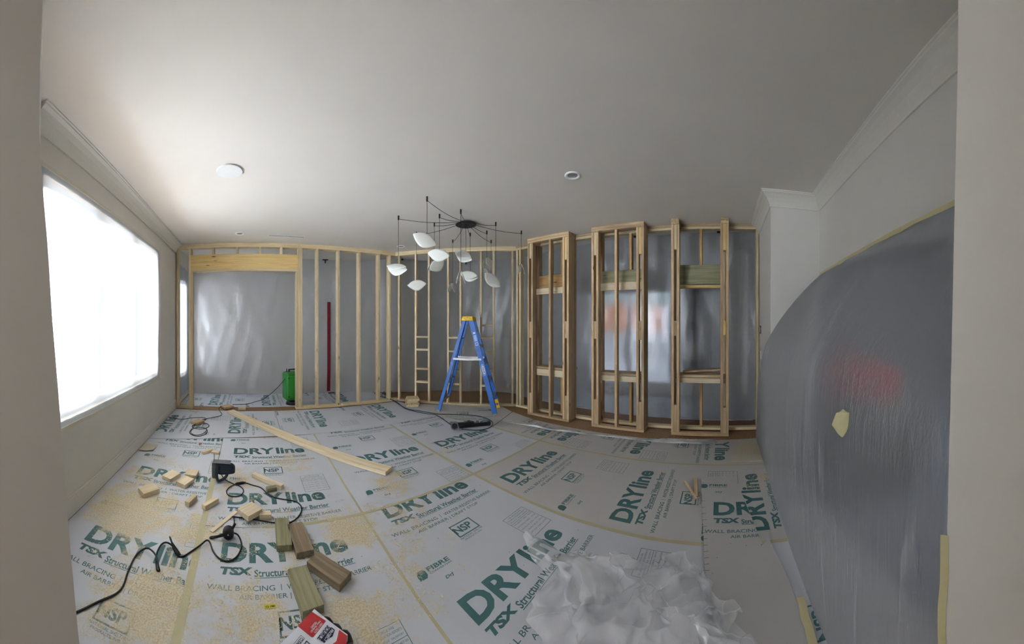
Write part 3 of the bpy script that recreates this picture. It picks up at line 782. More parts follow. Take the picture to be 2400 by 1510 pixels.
# torn patch of masking tape stuck on it
c = Vector(bulge(0.62, 0.5))
pc = None
best = 1e9
for iu in range(20, 95):
    for iw in range(20, 80):
        p = Vector(bulge(iu / 100, iw / 100)); 
        ang = math.atan2(p.x * CA - p.y * SA, p.x * SA + p.y * CA); x = 1200 + F_PX * ang; y = HORIZON - F_PX * (p.z - EYE) / math.hypot(p.x, p.y)
        dd = (x - 1985) ** 2 + (y - 985) ** 2
        if dd < best: best = dd; pc = p; puw = (iu / 100, iw / 100)
t1 = (Vector(bulge(puw[0] + .02, puw[1])) - pc).normalized(); t2 = Vector((0, 0, 1)); nn = t1.cross(t2); nn = nn if nn.y > 0 else -nn
poly = [(-18, -6), (-10, -24), (-2, -26), (4, -32), (10, -27), (18, -24), (17, 4), (12, 20), (4, 32), (-6, 24), (-14, 12), (-20, 4)]
sc = math.hypot(pc.x, pc.y) / F_PX
side = Vector((pc.y, -pc.x, 0)).normalized()
v = []; 
for a, b in poly: v.append(pc + nn * .022 + side * a * sc * 1.0 - t2 * b * sc)
v2 = [p + nn * .003 + nn * random.uniform(0, .006) for p in v]; n = len(v)
put('tape_patch', pyd('tape_patch', v + v2, [tuple(range(n))[::-1], tuple(range(n, 2 * n))] + [(i, (i + 1) % n, n + (i + 1) % n, n + i) for i in range(n)]), TAPEY, bsht)
# blurred red thing behind it
M = Matrix.Translation((2.9, -1.75, 0.72))
T = thing('red_cushion', (2.9, -1.75, 0.5), 'blurred red shape behind the bulging plastic sheet', 'cushion')
bm = bmesh.new(); add_box(bm, (0, 0, .35), (.85, .25, .34), Matrix.Translation((2.9, -1.75, .5)), .08); put('cushion_body', mesh_of('cushion_body', bm), plain('cushion_red', rgb(190, 30, 60), 0.8), T)
bm = bmesh.new(); add_box(bm, (0, -.05, .05), (1.1, .5, .28), Matrix.Translation((2.9, -1.75, .5)), .03); put('cushion_seat', mesh_of('cushion_seat', bm), plain('cushion_grey', rgb(80, 80, 86), 0.8), T)
bm = bmesh.new(); add_box(bm, (0, -.05, -.3), (1.1, .5, .38), Matrix.Translation((2.9, -1.75, .5)), .01); put('cushion_base', mesh_of('cushion_base', bm), MATS['cushion_grey'], T)

# ---- switch and socket on the flank of the return
for (x, y, w, h, m, lab) in ((1775, 773, .07, .115, BLACK, 'black wall switch near the right corner of the stud wall'), (1774, 832, .07, .115, WHITEP, 'white wall socket below the black switch')):
    X, z = onY(x, y, YF); X = min(max(X, 3.9), 4.25)
    z = EYE - (y - HORIZON) / F_PX * math.hypot(X, YF)
    bm = bmesh.new(); add_box(bm, (X, YF + .004, z), (w, .008, h), None, .002)
    o = put('wall_switch' if m is BLACK else 'wall_socket', mesh_of('plate', bm), m); tag(o, lab, 'switch' if m is BLACK else 'socket')
    bm = bmesh.new(); add_box(bm, (X, YF + .011, z), (w * .45, .006, h * .55), None, .002); put('rocker' if m is BLACK else 'socket_face', mesh_of('rocker', bm), WHITEP if m is BLACK else WHITECARD, o)

# ---- outdoors beyond the back window
bm = bmesh.new(); add_span(bm, 8.0, 30, -8, 20, -0.5, -0.12); o = struct('ground', bm, plain('snowy_ground', rgb(228, 228, 230), 0.9))
bm = bmesh.new(); add_span(bm, 16.0, 16.4, -6, 18, -.12, 1.2); o = put('house_facade', mesh_of('house_facade', bm), plain('siding_pale', rgb(214, 214, 214), 0.8)); tag(o, 'pale house seen blurred through the back window', 'house')
for (y0_, y1_) in ((1.2, 2.5), (2.9, 3.7), (4.1, 6.9), (7.6, 10.5)):
    bm = bmesh.new(); add_span(bm, 15.9, 16.3, y0_, y1_, 1.2, 2.6); put('brick_panel', mesh_of('brick_panel', bm), plain('brick_orange', rgb(230, 150, 104), 0.85), o)
bm = bmesh.new(); add_span(bm, 15.95, 16.4, -6, 18, 2.6, 4.2); put('upper_wall', mesh_of('upper_wall', bm), plain('siding_green', rgb(176, 190, 186), 0.85), o)
# ================================================================== PRINTED FIBREBOARD SHEETS ON THE FLOOR
def make_print():
    V, Fc = [], []
    big = text_geo('DRY', height=.180, width=.50, bold=.035); add_geo(V, Fc, big, .14, 0)
    lin = text_geo('line', height=.180, width=.345, bold=.035); add_geo(V, Fc, lin, .655, 0)
    add_geo(V, Fc, text_geo('TSX', height=.062, width=.205, bold=.055, shear=.12), .145, -.095)
    add_rect(V, Fc, .36, -.118, 1.0, -.113)
    f = .048
    add_frame(V, Fc, .48, -.475, .68, -.335, .010)
    add_geo(V, Fc, text_geo('NSP', height=.075, width=.16, bold=.03), .485, -.440)
    # leaf badge
    add_poly(V, Fc, [(.05, -.62), (.10, -.62), (.115, -.60), (.115, -.565), (.095, -.548), (.065, -.552), (.05, -.575)])
    n_big = len(Fc)
    add_geo(V, Fc, text_geo('Structural Weather Barrier', height=.055, width=.64, bold=.022), .36, -.108)
    add_geo(V, Fc, text_geo('WALL BRACING', height=.036, width=.40, bold=.006), .08, -.205)
    add_rect(V, Fc, .515, -.207, .519, -.165)
    add_geo(V, Fc, text_geo('WATER-RESISTIVE BARRIER', height=.036, width=.53, bold=.006), .55, -.205)
    add_geo(V, Fc, text_geo('AIR BARRIER | DRAFT STOP', height=.040, width=.60, bold=.006), .27, -.268)
    add_geo(V, Fc, text_geo('NATIONAL SHELTER', height=.018, width=.21, bold=.004), .475, -.500)
    add_geo(V, Fc, text_geo('PRODUCTS, INC.', height=.018, width=.17, bold=.004), .495, -.525)
    add_geo(V, Fc, text_geo('FIBRE', height=.036, width=.17, bold=.03), .13, -.585)
    add_geo(V, Fc, text_geo('CONVERTERS', height=.014, width=.17, bold=.01), .13, -.607)
    add_geo(V, Fc, text_geo('DrJ', height=.030, width=.06, bold=.03, shear=.2), .19, -.700)
    x0, x1, y0, y1 = .84, 1.08, -.86, -.56
    add_frame(V, Fc, x0, y0, x1, y1, .0035)
    add_rect(V, Fc, x0, y1 - .092, x1, y1 - .089)
    add_geo(V, Fc, text_geo('WALL BRACING & WRB', height=.014, width=.15), .885, y1 - .03)
    add_geo(V, Fc, text_geo('TECHNICAL EVALUATION REPORTS', height=.014, width=.215), .853, y1 - .053)
    add_geo(V, Fc, text_geo('APPLICATION   GRADE   DRJ REPORT', height=.014, width=.215), .853, y1 - .080)
    for k, (a, b, c) in enumerate((('WALL BRACING', 'GREEN', '1407-05'), ('WALL BRACING', 'RED', '1407-06'), ('WALL BRACING', 'BLACK', '1407-07'), ('WALL BRACING', 'BLUE', '1507-01'), ('DRAFT STOP', 'GREEN', '1507-02'))):
        y = y1 - .115 - .037 * k
        add_geo(V, Fc, text_geo(a, height=.012, width=.095), .853, y)
        add_geo(V, Fc, text_geo(b, height=.012, width=.045), .960, y)
        add_geo(V, Fc, text_geo(c, height=.012, width=.05), 1.020, y)
    me = pyd('print', V, Fc)
    me.materials.append(INK); me.materials.append(INK2)
    for i, p in enumerate(me.polygons): p.material_index = 0 if i < n_big else 1
    return me
PRINT = make_print()
def poly_slab(name, pts, z0, z1, mat, parent=None):
    n = len(pts); v = [(p[0], p[1], z0) for p in pts] + [(p[0], p[1], z1) for p in pts]
    f = [tuple(range(n))[::-1], tuple(range(n, 2 * n))] + [(i, (i + 1) % n, n + (i + 1) % n, n + i) for i in range(n)]
    bm = bmesh.new(); bm.from_mesh(pyd(name, v, f))
    return put(name, mesh_of(name, bm), mat, parent)
def clip_print(ox, oy, rot, pts, z, parent):
    bm = bmesh.new(); bm.from_mesh(PRINT)
    bmesh.ops.transform(bm, matrix=Matrix.Translation((ox, oy, z)) @ Matrix.Rotation(rot, 4, 'Z'), verts=bm.verts)
    ar = sum(pts[i][0] * pts[(i + 1) % len(pts)][1] - pts[(i + 1) % len(pts)][0] * pts[i][1] for i in range(len(pts)))
    q = pts if ar > 0 else pts[::-1]
    for i in range(len(q)):
        a, b = Vector((*q[i], 0)), Vector((*q[(i + 1) % len(q)], 0)); e = b - a
        no = Vector((e.y, -e.x, 0))
        bmesh.ops.bisect_plane(bm, geom=bm.verts[:] + bm.edges[:] + bm.faces[:], plane_co=a, plane_no=no, clear_outer=True, dist=1e-6)
        if not bm.faces: break
    if not bm.faces: bm.free(); return
    me = bpy.data.meshes.new('print'); bm.to_mesh(me); bm.free()
    me.materials.clear(); me.materials.append(INK); me.materials.append(INK2)
    return put('print', me, None, parent)
def board(pts, prints, mat=BOARD, z=0.0, name='floor_board', parent=FLOOR, th=.008):
    o = poly_slab(name, pts, z - th, z, mat, parent)
    for (ox, oy, rot) in prints: clip_print(ox, oy, R(rot), pts, z + .0006, o)
    return o
g = .003
board([(-1.34, .2), (-.36, .2), (-.36, 4.08), (-1.34, 3.85)], [(-1.27, .82, 0), (-1.27, 1.84, 0), (-1.29, 2.90, 0), (-1.27, 3.95, 0)])
board([(-.354, .2), (.895, .2), (.895, 2.28), (-.354, 2.28)], [(-.33, .92, 0), (-.33, 1.94, 0)])
board([(-.354, 2.286), (.895, 2.286), (.895, 4.15), (-.354, 4.08)], [(-.33, 2.57, 0), (-.33, 3.58, 0), (-.3, 4.6, 0)])
board([(.90, -.5), (2.10, -.5), (2.10, 2.278), (.90, 2.278)], [(.92, 2.135, 0), (.92, 1.11, 0), (.90, -.10, 0)])
board([(.90, 2.286), (2.10, 2.286), (2.10, 4.16), (.90, 4.16)], [(.99, 3.13, 0), (.98, 4.20, 0)])
board([(2.106, -.95), (3.30, -.95), (3.30, 2.278), (2.106, 2.278)], [(2.10, 1.87, 0), (2.08, .70, 0), (2.09, -.36, 0)], BOARD2)
board([(2.106, 2.286), (3.295, 2.286), (3.27, 3.15), (3.0, 4.16), (2.106, 4.16)], [(2.12, 4.20, 0), (2.12, 3.05, 0)])
board([(3.305, -.54), (4.07, -.5), (3.96, .98), (3.96, 2.278), (3.305, 2.278)], [(4.42, .09, 180), (4.44, 1.10, 180), (4.44, 2.12, 180)], BOARD2)
board([(3.305, 2.286), (3.96, 2.286), (3.97, 2.86), (4.10, 3.42), (3.28, 3.14)], [(4.45, 2.46, 180)], BOARD2)
board([(3.276, 3.16), (4.10, 3.44), (4.24, 3.80), (3.95, 4.20), (3.15, 5.0), (2.99, 5.0), (3.01, 4.18)], [(3.6, 3.3, 140)], BOARD2)
board([(-1.34, 3.86), (-.36, 4.09), (.30, 4.16), (.448, 4.16), (.448, 5.37), (-1.34, 5.37)], [(-1.18, 3.98, 90), (-.13, 4.12, 90)], BOARD, .004)
board([(.454, 4.162), (3.0, 4.162), (2.98, 5.0), (2.86, 5.37), (.454, 5.37)], [(1.05, 5.40, -90), (2.25, 5.44, -90)], BOARD, .004)
board([(-1.34, 5.66), (1.0, 5.66), (1.0, 6.9), (-1.34, 6.9)], [(-.62, 5.62, 90), (.42, 5.62, 90), (-1.5, 5.6, 90)], BOARD)
board([(1.006, 5.66), (2.85, 5.60), (2.9, 6.3), (2.6, 6.9), (1.006, 6.9)], [(1.85, 6.75, -90)], BOARD)
board([(4.86, -.5), (6.5, -.5), (6.5, 1.9), (4.95, 1.9)], [(5.5, .6, 90), (5.2, 1.7, 180)], BOARD)
board([(4.95, 1.906), (6.5, 1.906), (6.5, 4.2), (5.15, 4.2)], [(5.6, 2.4, 90), (5.4, 3.4, 0)], BOARD)
board([(1.0, -1.12), (2.1, -1.12), (2.1, -.505), (1.0, -.505)], [], BOARD2)
board([(2.106, -1.12), (3.36, -1.12), (3.36, -.955), (2.106, -.955)], [], BOARD2)
# yellowed tape over the seams
def seam(p, q, w, z=.0011):
    n = 14
    return strip(FLOOR, 'seam_tape', (p[0], p[1], z), (q[0], q[1], z), w, (0, 0, 1), SEAM, n, .0035, .0006)
SEAM = plain('seam_tape_yellow', rgb(182, 174, 138), 0.6, bump=.2, bscale=30)
seam((.9, .3), (.9, 4.15), .018); seam((2.103, -.9), (2.103, 4.15), .032); seam((3.302, -.5), (3.295, 3.1), .032)
seam((.1, 2.283), (3.95, 2.283), .030, .0014); seam((-.357, .3), (-.357, 3.1), .050)

# ---- loose cut sheet lying over the others at the right, and its offcut
lp = [G(1643.7, 1124), G(1717, 1117), G(1745, 1175), G(1770, 1240), G(1788, 1283)]
lq = [G(1802, 1268), G(1850, 1368), G(1868, 1420), G(1915, 1525), G(1740, 1600), G(1652, 1352)]
v = lp + lq
loose = poly_slab('cut_fibreboard', v, .010, .018, BOARD2)
tag(loose, 'loose cut fibreboard sheet lying over the floor boards beside the bulging plastic', 'board')
def hull_clip(parent, ox, oy, rot, pts, z):
    o = clip_print(ox, oy, R(rot), pts, z, parent)
    if o: o['kind'] = 'stuff'
hull_clip(loose, 2.40, .21, -90, [lp[0], lp[1], lp[2], lp[3], lp[4], G(1652, 1352)], .0187)
hull_clip(loose, 3.42, .25, -90, [lp[0], lp[1], lp[2], lp[3], lp[4], G(1652, 1352)], .0187)
V, Fc = [], []
for y in range(1172, 1345, 15):
    a = Vector((*G(1637 + (y - 1124) * .06 + 2, y + 8), 0)); b = Vector((*G(1637 + (y - 1124) * .06 + 13, y + 7), 0)); n = Vector((-(b - a).y, (b - a).x, 0)).normalized() * .002
    k = len(V); V += [a - n, b - n, b + n, a + n]; Fc.append((k, k + 1, k + 2, k + 3))
put('edge_ticks', pyd('edge_ticks', [(p.x, p.y, .0186) for p in V], Fc), INK2, loose)['kind'] = 'stuff'

# ================================================================== CEILING FIXTURES
def disc(bm, x, y, z, r, h, seg=40): add_cyl(bm, (x, y, z - h), (x, y, z), r, r, seg)
p = G(538, 400, CEIL); bm = bmesh.new(); disc(bm, p[0], p[1], CEIL, .118, .006, 48)
sp = put('ceiling_speaker', mesh_of('ceiling_speaker', bm), plain('speaker_grille', rgb(206, 206, 214), 0.8, bump=.3, bscale=400)); tag(sp, 'flat round white speaker grille on the left of the ceiling', 'speaker')
bm = bmesh.new(); add_cyl(bm, (p[0], p[1], CEIL - .009), (p[0], p[1], CEIL), .124, .127, 48); put('rim', mesh_of('rim', bm), WHITEP, sp)
sp.location.z -= .004
for (x, y, lab) in ((1342, 411, 'recessed downlight alone on the right half of the ceiling'), (562, 547.5, 'recessed downlight above the door opening, left of the vent'), (940, 577.5, 'recessed downlight above the left end of the angled stud wall')):
    p = G(x, y, CEIL); v = []; f = []; prof = [(.080, .0), (.081, -.005), (.074, -.010), (.062, -.010), (.056, -.004), (.050, -.001)]
    n = 32
    for (r, z) in prof:
        for k in range(n): v.append((p[0] + r * math.cos(2 * math.pi * k / n), p[1] + r * math.sin(2 * math.pi * k / n), CEIL + z))
    for j in range(len(prof) - 1):
        for k in range(n): f.append((j * n + k, j * n + (k + 1) % n, (j + 1) * n + (k + 1) % n, (j + 1) * n + k))
    o = put('downlight', pyd('downlight', v, f), plain('downlight_white', rgb(240, 240, 240), 0.35), smooth=True); tag(o, lab, 'ceiling light', 'recessed downlights')
    v = []; f = []; prof = [(.052, -.001), (.045, -.0035), (.030, -.003), (.026, -.006), (.012, -.008), (0, -.0085)]
    for (r, z) in prof:
        for k in range(n): v.append((p[0] + r * math.cos(2 * math.pi * k / n), p[1] + r * math.sin(2 * math.pi * k / n), CEIL + z))
    for j in range(len(prof) - 1):
        for k in range(n): f.append((j * n + k, j * n + (k + 1) % n, (j + 1) * n + (k + 1) % n, (j + 1) * n + k))
    put('lamp_face', pyd('lamp_face', v, f), plain('lamp_face', rgb(186, 188, 192), 0.12, metal=.6), o, smooth=True)
a, b = Vector((*G(628, 551.5, CEIL), 0)), Vector((*G(714, 556, CEIL), 0))
T = thing('air_vent', ((a + b) / 2 + Vector((0, 0, CEIL))), 'thin white linear air vent slot in the ceiling', 'vent')
d = (b - a).normalized(); nrm = Vector((-d.y, d.x, 0)); M = Matrix.Translation(((a + b) / 2 + Vector((0, 0, CEIL - .003)))) @ Matrix.Rotation(math.atan2(d.y, d.x), 4, 'Z'); L = (b - a).length
bm = bmesh.new(); add_box(bm, (0, .028, 0), (L, .018, .006), M, .001); add_box(bm, (0, -.028, 0), (L, .018, .006), M, .001); add_box(bm, (L / 2 - .005, 0, 0), (.012, .05, .006), M); add_box(bm, (-L / 2 + .005, 0, 0), (.012, .05, .006), M)
put('frame', mesh_of('frame', bm), WHITEP, T)
bm = bmesh.new(); add_box(bm, (0, 0, .001), (L - .03, .03, .002), M); put('slot', mesh_of('slot', bm), plain('vent_grey', rgb(120, 118, 112), 0.7), T)

# ---- chandelier: canopy, swagged cords over hooks, folded leaf pendants
cc = G(1092, 521, CEIL); CH = thing('chandelier', (cc[0], cc[1], CEIL), 'black spider chandelier with white folded leaf pendants hanging from the ceiling', 'chandelier')
v = []; f = []; n = 40; prof = [(.085, 0), (.095, -.004), (.15, -.034), (.15, -.042), (.145, -.045), (.02, -.047), (.02, -.052), (0, -.052)]
for (r, z) in prof:
    for k in range(n): v.append((cc[0] + r * math.cos(2 * math.pi * k / n), cc[1] + r * math.sin(2 * math.pi * k / n), CEIL + z))
for j in range(len(prof) - 1):
    for k in range(n): f.append((j * n + k, j * n + (k + 1) % n, (j + 1) * n + (k + 1) % n, (j + 1) * n + k))
put('canopy', pyd('canopy', v, f), BLACK, CH)
def leaf_mesh(L=.30, W=.150, bow=.010):
    """two lens-shaped shells meeting along the top, open below like a folded leaf"""
    nu, nv = 18, 8; out = []
    for side in (-1, 1):
        v = []; f = []
        for i in range(nu + 1):
            u = -1 + 2 * i / nu
            top = .46 * W * (1 - abs(u) ** 2.2); bot = -.60 * W * (1 - abs(u) ** 1.8)
            for j in range(nv + 1):
                w = j / nv; z = top + (bot - top) * w
                x = u * L / 2
                y = side * (.006 + .34 * (.46 * W - z) + bow * math.sin(math.pi * w) * (1 - u * u))
                v.append((x, y, z - .46 * W))
        m = len(v); v += [(a, b - side * .005, c) for a, b, c in v]
        for i in range(nu):
            for j in range(nv):
                a = i * (nv + 1) + j; q = (a, a + 1, a + nv + 2, a + nv + 1); f.append(q); f.append(tuple(k + m for k in q[::-1]))
        ring = [j for j in range(nv + 1)] + [i * (nv + 1) + nv for i in range(1, nu + 1)] + [nu * (nv + 1) + j for j in range(nv - 1, -1, -1)] + [i * (nv + 1) for i in range(nu - 1, 0, -1)]
        for k in range(len(ring)):
            a, b = ring[k], ring[(k + 1) % len(ring)]; f.append((a, b, b + m, a + m))
        bm = bmesh.new(); bm.from_mesh(pyd('leaf', v, f)); bmesh.ops.remove_doubles(bm, verts=bm.verts, dist=1e-5)
        me = mesh_of('leaf', bm); me.materials.append(LEAF)
        for p in me.polygons: p.use_smooth = True
        out.append(me)
    return out
LEAVES = leaf_mesh()
# hook px, pendant px y of its top, yaw from broadside, tilt, roll towards the viewer
PEND = [(1001, 461, 549, 8, -24, 14), (934, 506, 619, -25, -8, -32), (1030, 502, 584, -5, -10, 22), (1080, 491, 636, 88, 0, 0), (1018, 522, 611, 28, 34, 18), (976, 544, 657, 6, 8, 20),
        (1061, 562, 664, 78, 0, 8), (1102, 546, 636, -18, -12, -12), (1141, 541, 604, 72, 20, 0), (1151, 563, 640, 40, -46, -10), (1162, 521, 648, 30, -36, 24), (1222, 541, 619, 84, 0, 0), (1093, 545, 589, -20, -30, -18)]
viewyaw = lambda p: math.atan2(p[1], p[0]) - math.pi / 2
for i, (hx, hy, ty, yaw, tilt, roll) in enumerate(PEND):
    if i == 12: hp = Vector((cc[0], cc[1], CEIL - .05))
    else:
        q = G(hx, hy, CEIL); hp = Vector((q[0], q[1], CEIL - .045))
        bm = bmesh.new(); add_cyl(bm, (q[0], q[1], CEIL - .055), (q[0], q[1], CEIL), .011, .011, 10); put('hook', mesh_of('hook', bm), BLACK, CH)
        e = Vector((cc[0], cc[1], CEIL - .022)); dr = (hp - e); dr.z = 0; e2 = e + dr.normalized() * .14
        L = dr.length; sag = min(.05, .03 * L)
        pts = [e2.lerp(hp, k / 12) - Vector((0, 0, sag * math.sin(math.pi * k / 12))) for k in range(13)]
        put('swag_cord', tube_mesh(pts, .0032, 6), BLACK, CH)
    r = math.hypot(hp.x, hp.y); zt_ = EYE - (ty - HORIZON) / F_PX * r
    put('drop_cord', tube_mesh([hp, (hp.x, hp.y, zt_ - .01)], .0030, 6), BLACK, CH)
    M = Matrix.Translation((hp.x, hp.y, zt_)) @ Matrix.Rotation(viewyaw(hp) + R(yaw), 4, 'Z') @ Matrix.Rotation(R(-tilt), 4, 'Y') @ Matrix.Rotation(R(roll), 4, 'X')
    first = put('leaf_shade', LEAVES[0], None, CH, M); put('leaf_shade', LEAVES[1], None, CH, M)

# ================================================================== STEPLADDER
feet = {'nl': G(1028, 965), 'fl': G(1047, 948), 'nr': G(1160, 975), 'fr': G(1168, 957)}
feet = {k: Vector((a[0], a[1], 0)) for k, a in feet.items()}
ctr = sum(feet.values(), Vector()) / 4
wd = ((feet['fl'] - feet['nl']) + (feet['fr'] - feet['nr'])).normalized(); sd_ = (feet['nr'] - feet['nl']); sd_ = (sd_ - wd * sd_.dot(wd)).normalized()
LZ = 1.655
LAD = thing('stepladder', ctr, 'blue fibreglass stepladder with yellow cap standing open before the angled wall', 'ladder')
top = {'nl': ctr - wd * .125 - sd_ * .055, 'fl': ctr + wd * .125 - sd_ * .055, 'nr': ctr - wd * .125 + sd_ * .05, 'fr': ctr + wd * .125 + sd_ * .05}
def channel(p, q, face, wdt, dep, mat, name, inward=1, lift=0.0):
    """C-section rail; 'face' is the direction of its flat web's width"""
    p, q = Vector(p), Vector(q); z = (q - p).normalized(); x = Vector(face); x = (x - z * x.dot(z)).normalized(); y = z.cross(x) * inward; L = (q - p).length
    t = .006; prof = [(-wdt / 2, 0), (wdt / 2, 0), (wdt / 2, dep), (wdt / 2 - t, dep), (wdt / 2 - t, t), (-wdt / 2 + t, t), (-wdt / 2 + t, dep), (-wdt / 2, dep)]
    v = [p + x * a + y * b for a, b in prof] + [q + x * a + y * b for a, b in prof]; n = 8
    f = [tuple(range(n)), tuple(range(n, 2 * n))] + [(i, (i + 1) % n, n + (i + 1) % n, n + i) for i in range(n)]
    bm = bmesh.new(); bm.from_mesh(pyd(name, v, f)); return put(name, mesh_of(name, bm), mat, LAD)
Zv = lambda v, z: Vector((v.x, v.y, z))
rails = {}
for k, wdt in (('nl', .058), ('fl', .058), ('nr', .082), ('fr', .082)):
    inw = wd if k[0] == 'n' else -wd
    p, q = Zv(feet[k], .02), Zv(top[k], LZ); rails[k] = (p, q)
    z = (q - p).normalized(); x = (sd_ - z * sd_.dot(z)).normalized()
    s = 1 if (z.cross(x)).dot(inw) > 0 else -1
    channel(p, q, sd_, wdt, .032, FIBERBLUE, 'rail', s)
def rail_at(k, z):
    p, q = rails[k]; return p.lerp(q, (z - p.z) / (q.z - p.z))
for i in range(5):
    z = .30 + i * .295
    a, b = rail_at('nr', z) + wd * .012, rail_at('fr', z) - wd * .012
    M = Matrix.Translation((a + b) / 2) @ Matrix.Rotation(math.atan2(wd.y, wd.x), 4, 'Z')
    bm = bmesh.new(); add_box(bm, (0, 0, 0), ((b - a).length, .085, .005), M, .001); add_box(bm, (0, .041, -.022), ((b - a).length, .004, .045), M); add_box(bm, (0, -.041, -.022), ((b - a).length, .004, .045), M)
    for k in range(5): add_box(bm, (0, -.032 + .016 * k, .004), ((b - a).length, .005, .004), M)
    put('step', mesh_of('step', bm), ALU, LAD)
for z in (.16, .56, 1.30):
    a, b = rail_at('nl', z) + wd * .012, rail_at('fl', z) - wd * .012
    bm = bmesh.new(); M = Matrix.Translation((a + b) / 2) @ Matrix.Rotation(math.atan2(wd.y, wd.x), 4, 'Z'); add_box(bm, (0, 0, 0), ((b - a).length, .02, .028), M, .002); put('rear_brace', mesh_of('rear_brace', bm), ALU, LAD)
for k in ('n', 'f'):
    z = .945; a, b = rail_at(k + 'l', z), rail_at(k + 'r', z); off = (-wd if k == 'n' else wd) * (.012 if k == 'n' else -.04); m = (a + b) / 2 - Vector((0, 0, .008))
    for p, q in ((a, m), (m, b)):
        lumber('spreader', LAD, p + off, q + off + (q - p).normalized() * .01, .034, .005, (0, 0, 1), WHITEP, 0.001)
# cap with side skirts and holes
M = Matrix.Translation((ctr.x, ctr.y, 0)) @ Matrix.Rotation(math.atan2(wd.y, wd.x), 4, 'Z')
v = []; f = []
for (z, a, b) in ((LZ - .035, .175, .112), (LZ - .035, .165, .104), (LZ + .03, .158, .092), (LZ + .045, .145, .08)):
    for sx, sy in ((-1, -1), (1, -1), (1, 1), (-1, 1)): v.append(M @ Vector((sx * a, sy * b, z)))
for j in range(3):
    for k in range(4): f.append((j * 4 + k, j * 4 + (k + 1) % 4, j * 4 + 4 + (k + 1) % 4, j * 4 + 4 + k))
f.append((12, 13, 14, 15)); f.append((0, 3, 2, 1))
bm = bmesh.new(); bm.from_mesh(pyd('cap', v, f)); bmesh.ops.bevel(bm, geom=bm.edges[:], offset=.004, segments=2, affect='EDGES')
cap = put('cap', mesh_of('cap', bm), YELLOW, LAD)
for a, z in ((-.05, .0), (.0, .018), (.05, .0), (.02, -.012)):
    bm = bmesh.new(); p = M @ Vector((-.163, a, LZ + z)); add_cyl(bm, p - wd * .004, p + wd * .004, .006, .006, 8); put('rivet', mesh_of('rivet', bm), BLACK, cap)
for k in ('nl', 'fl', 'nr', 'fr'):
    far = k[0] == 'f'
    p, q = rails[k]; z = (q - p).normalized()
    if far:
        o = lumber('foot', LAD, p - z * .012 + wd * .004, p + z * .16 + wd * .004, .088 if k == 'fr' else .064, .040, sd_, YELLOW, .004)
        if k == 'fr': lumber('foot_label', LAD, p + z * .05 + wd * -.024, p + z * .085 + wd * -.024, .04, .004, sd_, FIBERBLUE, .0)
    else: lumber('foot', LAD, p - z * .018, p + z * .012, .086 if k == 'nr' else .060, .036, sd_, plain('foot_grey', rgb(170, 160, 140), 0.8), .003)
# grey step brackets, sticker and badge on the rail nearest the viewer
for i in range(5):
    z = .30 + i * .295; p = rail_at('nr', z) + sd_ * .0; q = rail_at('fr', z)
# decals lie on the web of the near right rail
p, q = rails['nr']; zz = (q - p).normalized(); xx = (sd_ - zz * sd_.dot(zz)).normalized(); nn = -wd
nn = (nn - zz * nn.dot(zz)).normalized()
def decal(name, verts, faces, s, mat, lift=.0015):
    o0 = p + zz * s + nn * lift
    return put(name, pyd(name, [o0 + xx * a.x + zz * a.y for a in verts], faces), mat, LAD)
def ell(a, b, n=28): return [Vector((a * math.cos(2 * math.pi * k / n), b * math.sin(2 * math.pi * k / n), 0)) for k in range(n)], [tuple(range(n))]
LR = (q - p).length
sB = LR * .455; sL = LR * .80
decal('badge', *ell(.026, .105), sB, WHITECARD); decal('badge_ring', *ell(.022, .098), sB, FIBERBLUE, .0022); decal('badge_field', *ell(.019, .080), sB, WHITECARD, .003)
V, Fc = [], []; add_geo(V, Fc, text_geo('WERNER', height=.020, width=.115, bold=.03), 0, 0)
V = [Vector((-(a.y - .010), a.x - .058, 0)) if False else Vector((a.y - .010, -(a.x - .058), 0)) for a in V]
decal('badge_lettering', V, Fc, sB, plain('badge_blue', rgb(16, 44, 110), 0.5), .0038)
V, Fc = [], []; add_rect(V, Fc, -.030, -.13, .030, .13); decal('warning_label', V, Fc, sL - .03, plain('label_blue', rgb(40, 110, 200), 0.4))
V, Fc = [], []
for k in range(5): add_rect(V, Fc, -.024, .02 - k * .022 + .03, .024, .02 - k * .022 + .042)
add_frame(V, Fc, -.024, -.12, .024, -.065, .007); add_rect(V, Fc, -.02, .09, .02, .12); decal('warning_lines', V, Fc, sL - .03, WHITECARD, .0024)

# ================================================================== LUMBER, OFFCUTS
def bez_world(px, ox, oy, s): return [(ox + a / s, oy + b / s) for a, b in px]
ox, oy = 0, 0
pl = [Vector((*G(x, y), 0)) for x, y in ((540, 968), (915.5, 1111))]
dv = (pl[1] - pl[0]).normalized()
o = lumber('timber_plank', None, pl[0] + Vector((0, 0, .028)), pl[1] + Vector((0, 0, .024)) - dv * .02, .140, .038, (-dv.y, dv.x, 0), CLEANW)
tag(o, 'long pale timber plank lying diagonally across the floor', 'plank')
def block(near, right, left, h, mat, label, z=0.002, name='wood_offcut', group='wood offcuts scattered on the floor', crop=None, cat='wood block', tiltz=0):
    if crop: near, right, left = [(crop[0] + a / crop[2], crop[1] + b / crop[2]) for a, b in (near, right, left)]
    n, r, l = (Vector((*G(x, y, z), z)) for x, y in (near, right, left))
    e1, e2 = r - n, l - n; d1 = e1.normalized(); e2p = e2 - d1 * e2.dot(d1)
    c = n + e1 / 2 + e2p / 2
    if e1.length >= e2p.length: a, bvec = e1, e2p
    else: a, bvec = e2p, e1
    c.z = z + h / 2
    o = lumber(name, None, c - a / 2, c + a / 2, bvec.length, h, bvec, mat, .0015)
    tag(o, label, cat, group)
    return o
c5 = (300, 940, 5.808); c6 = (480, 1060, 6.565); cg = (560, 1210, 5.0325)
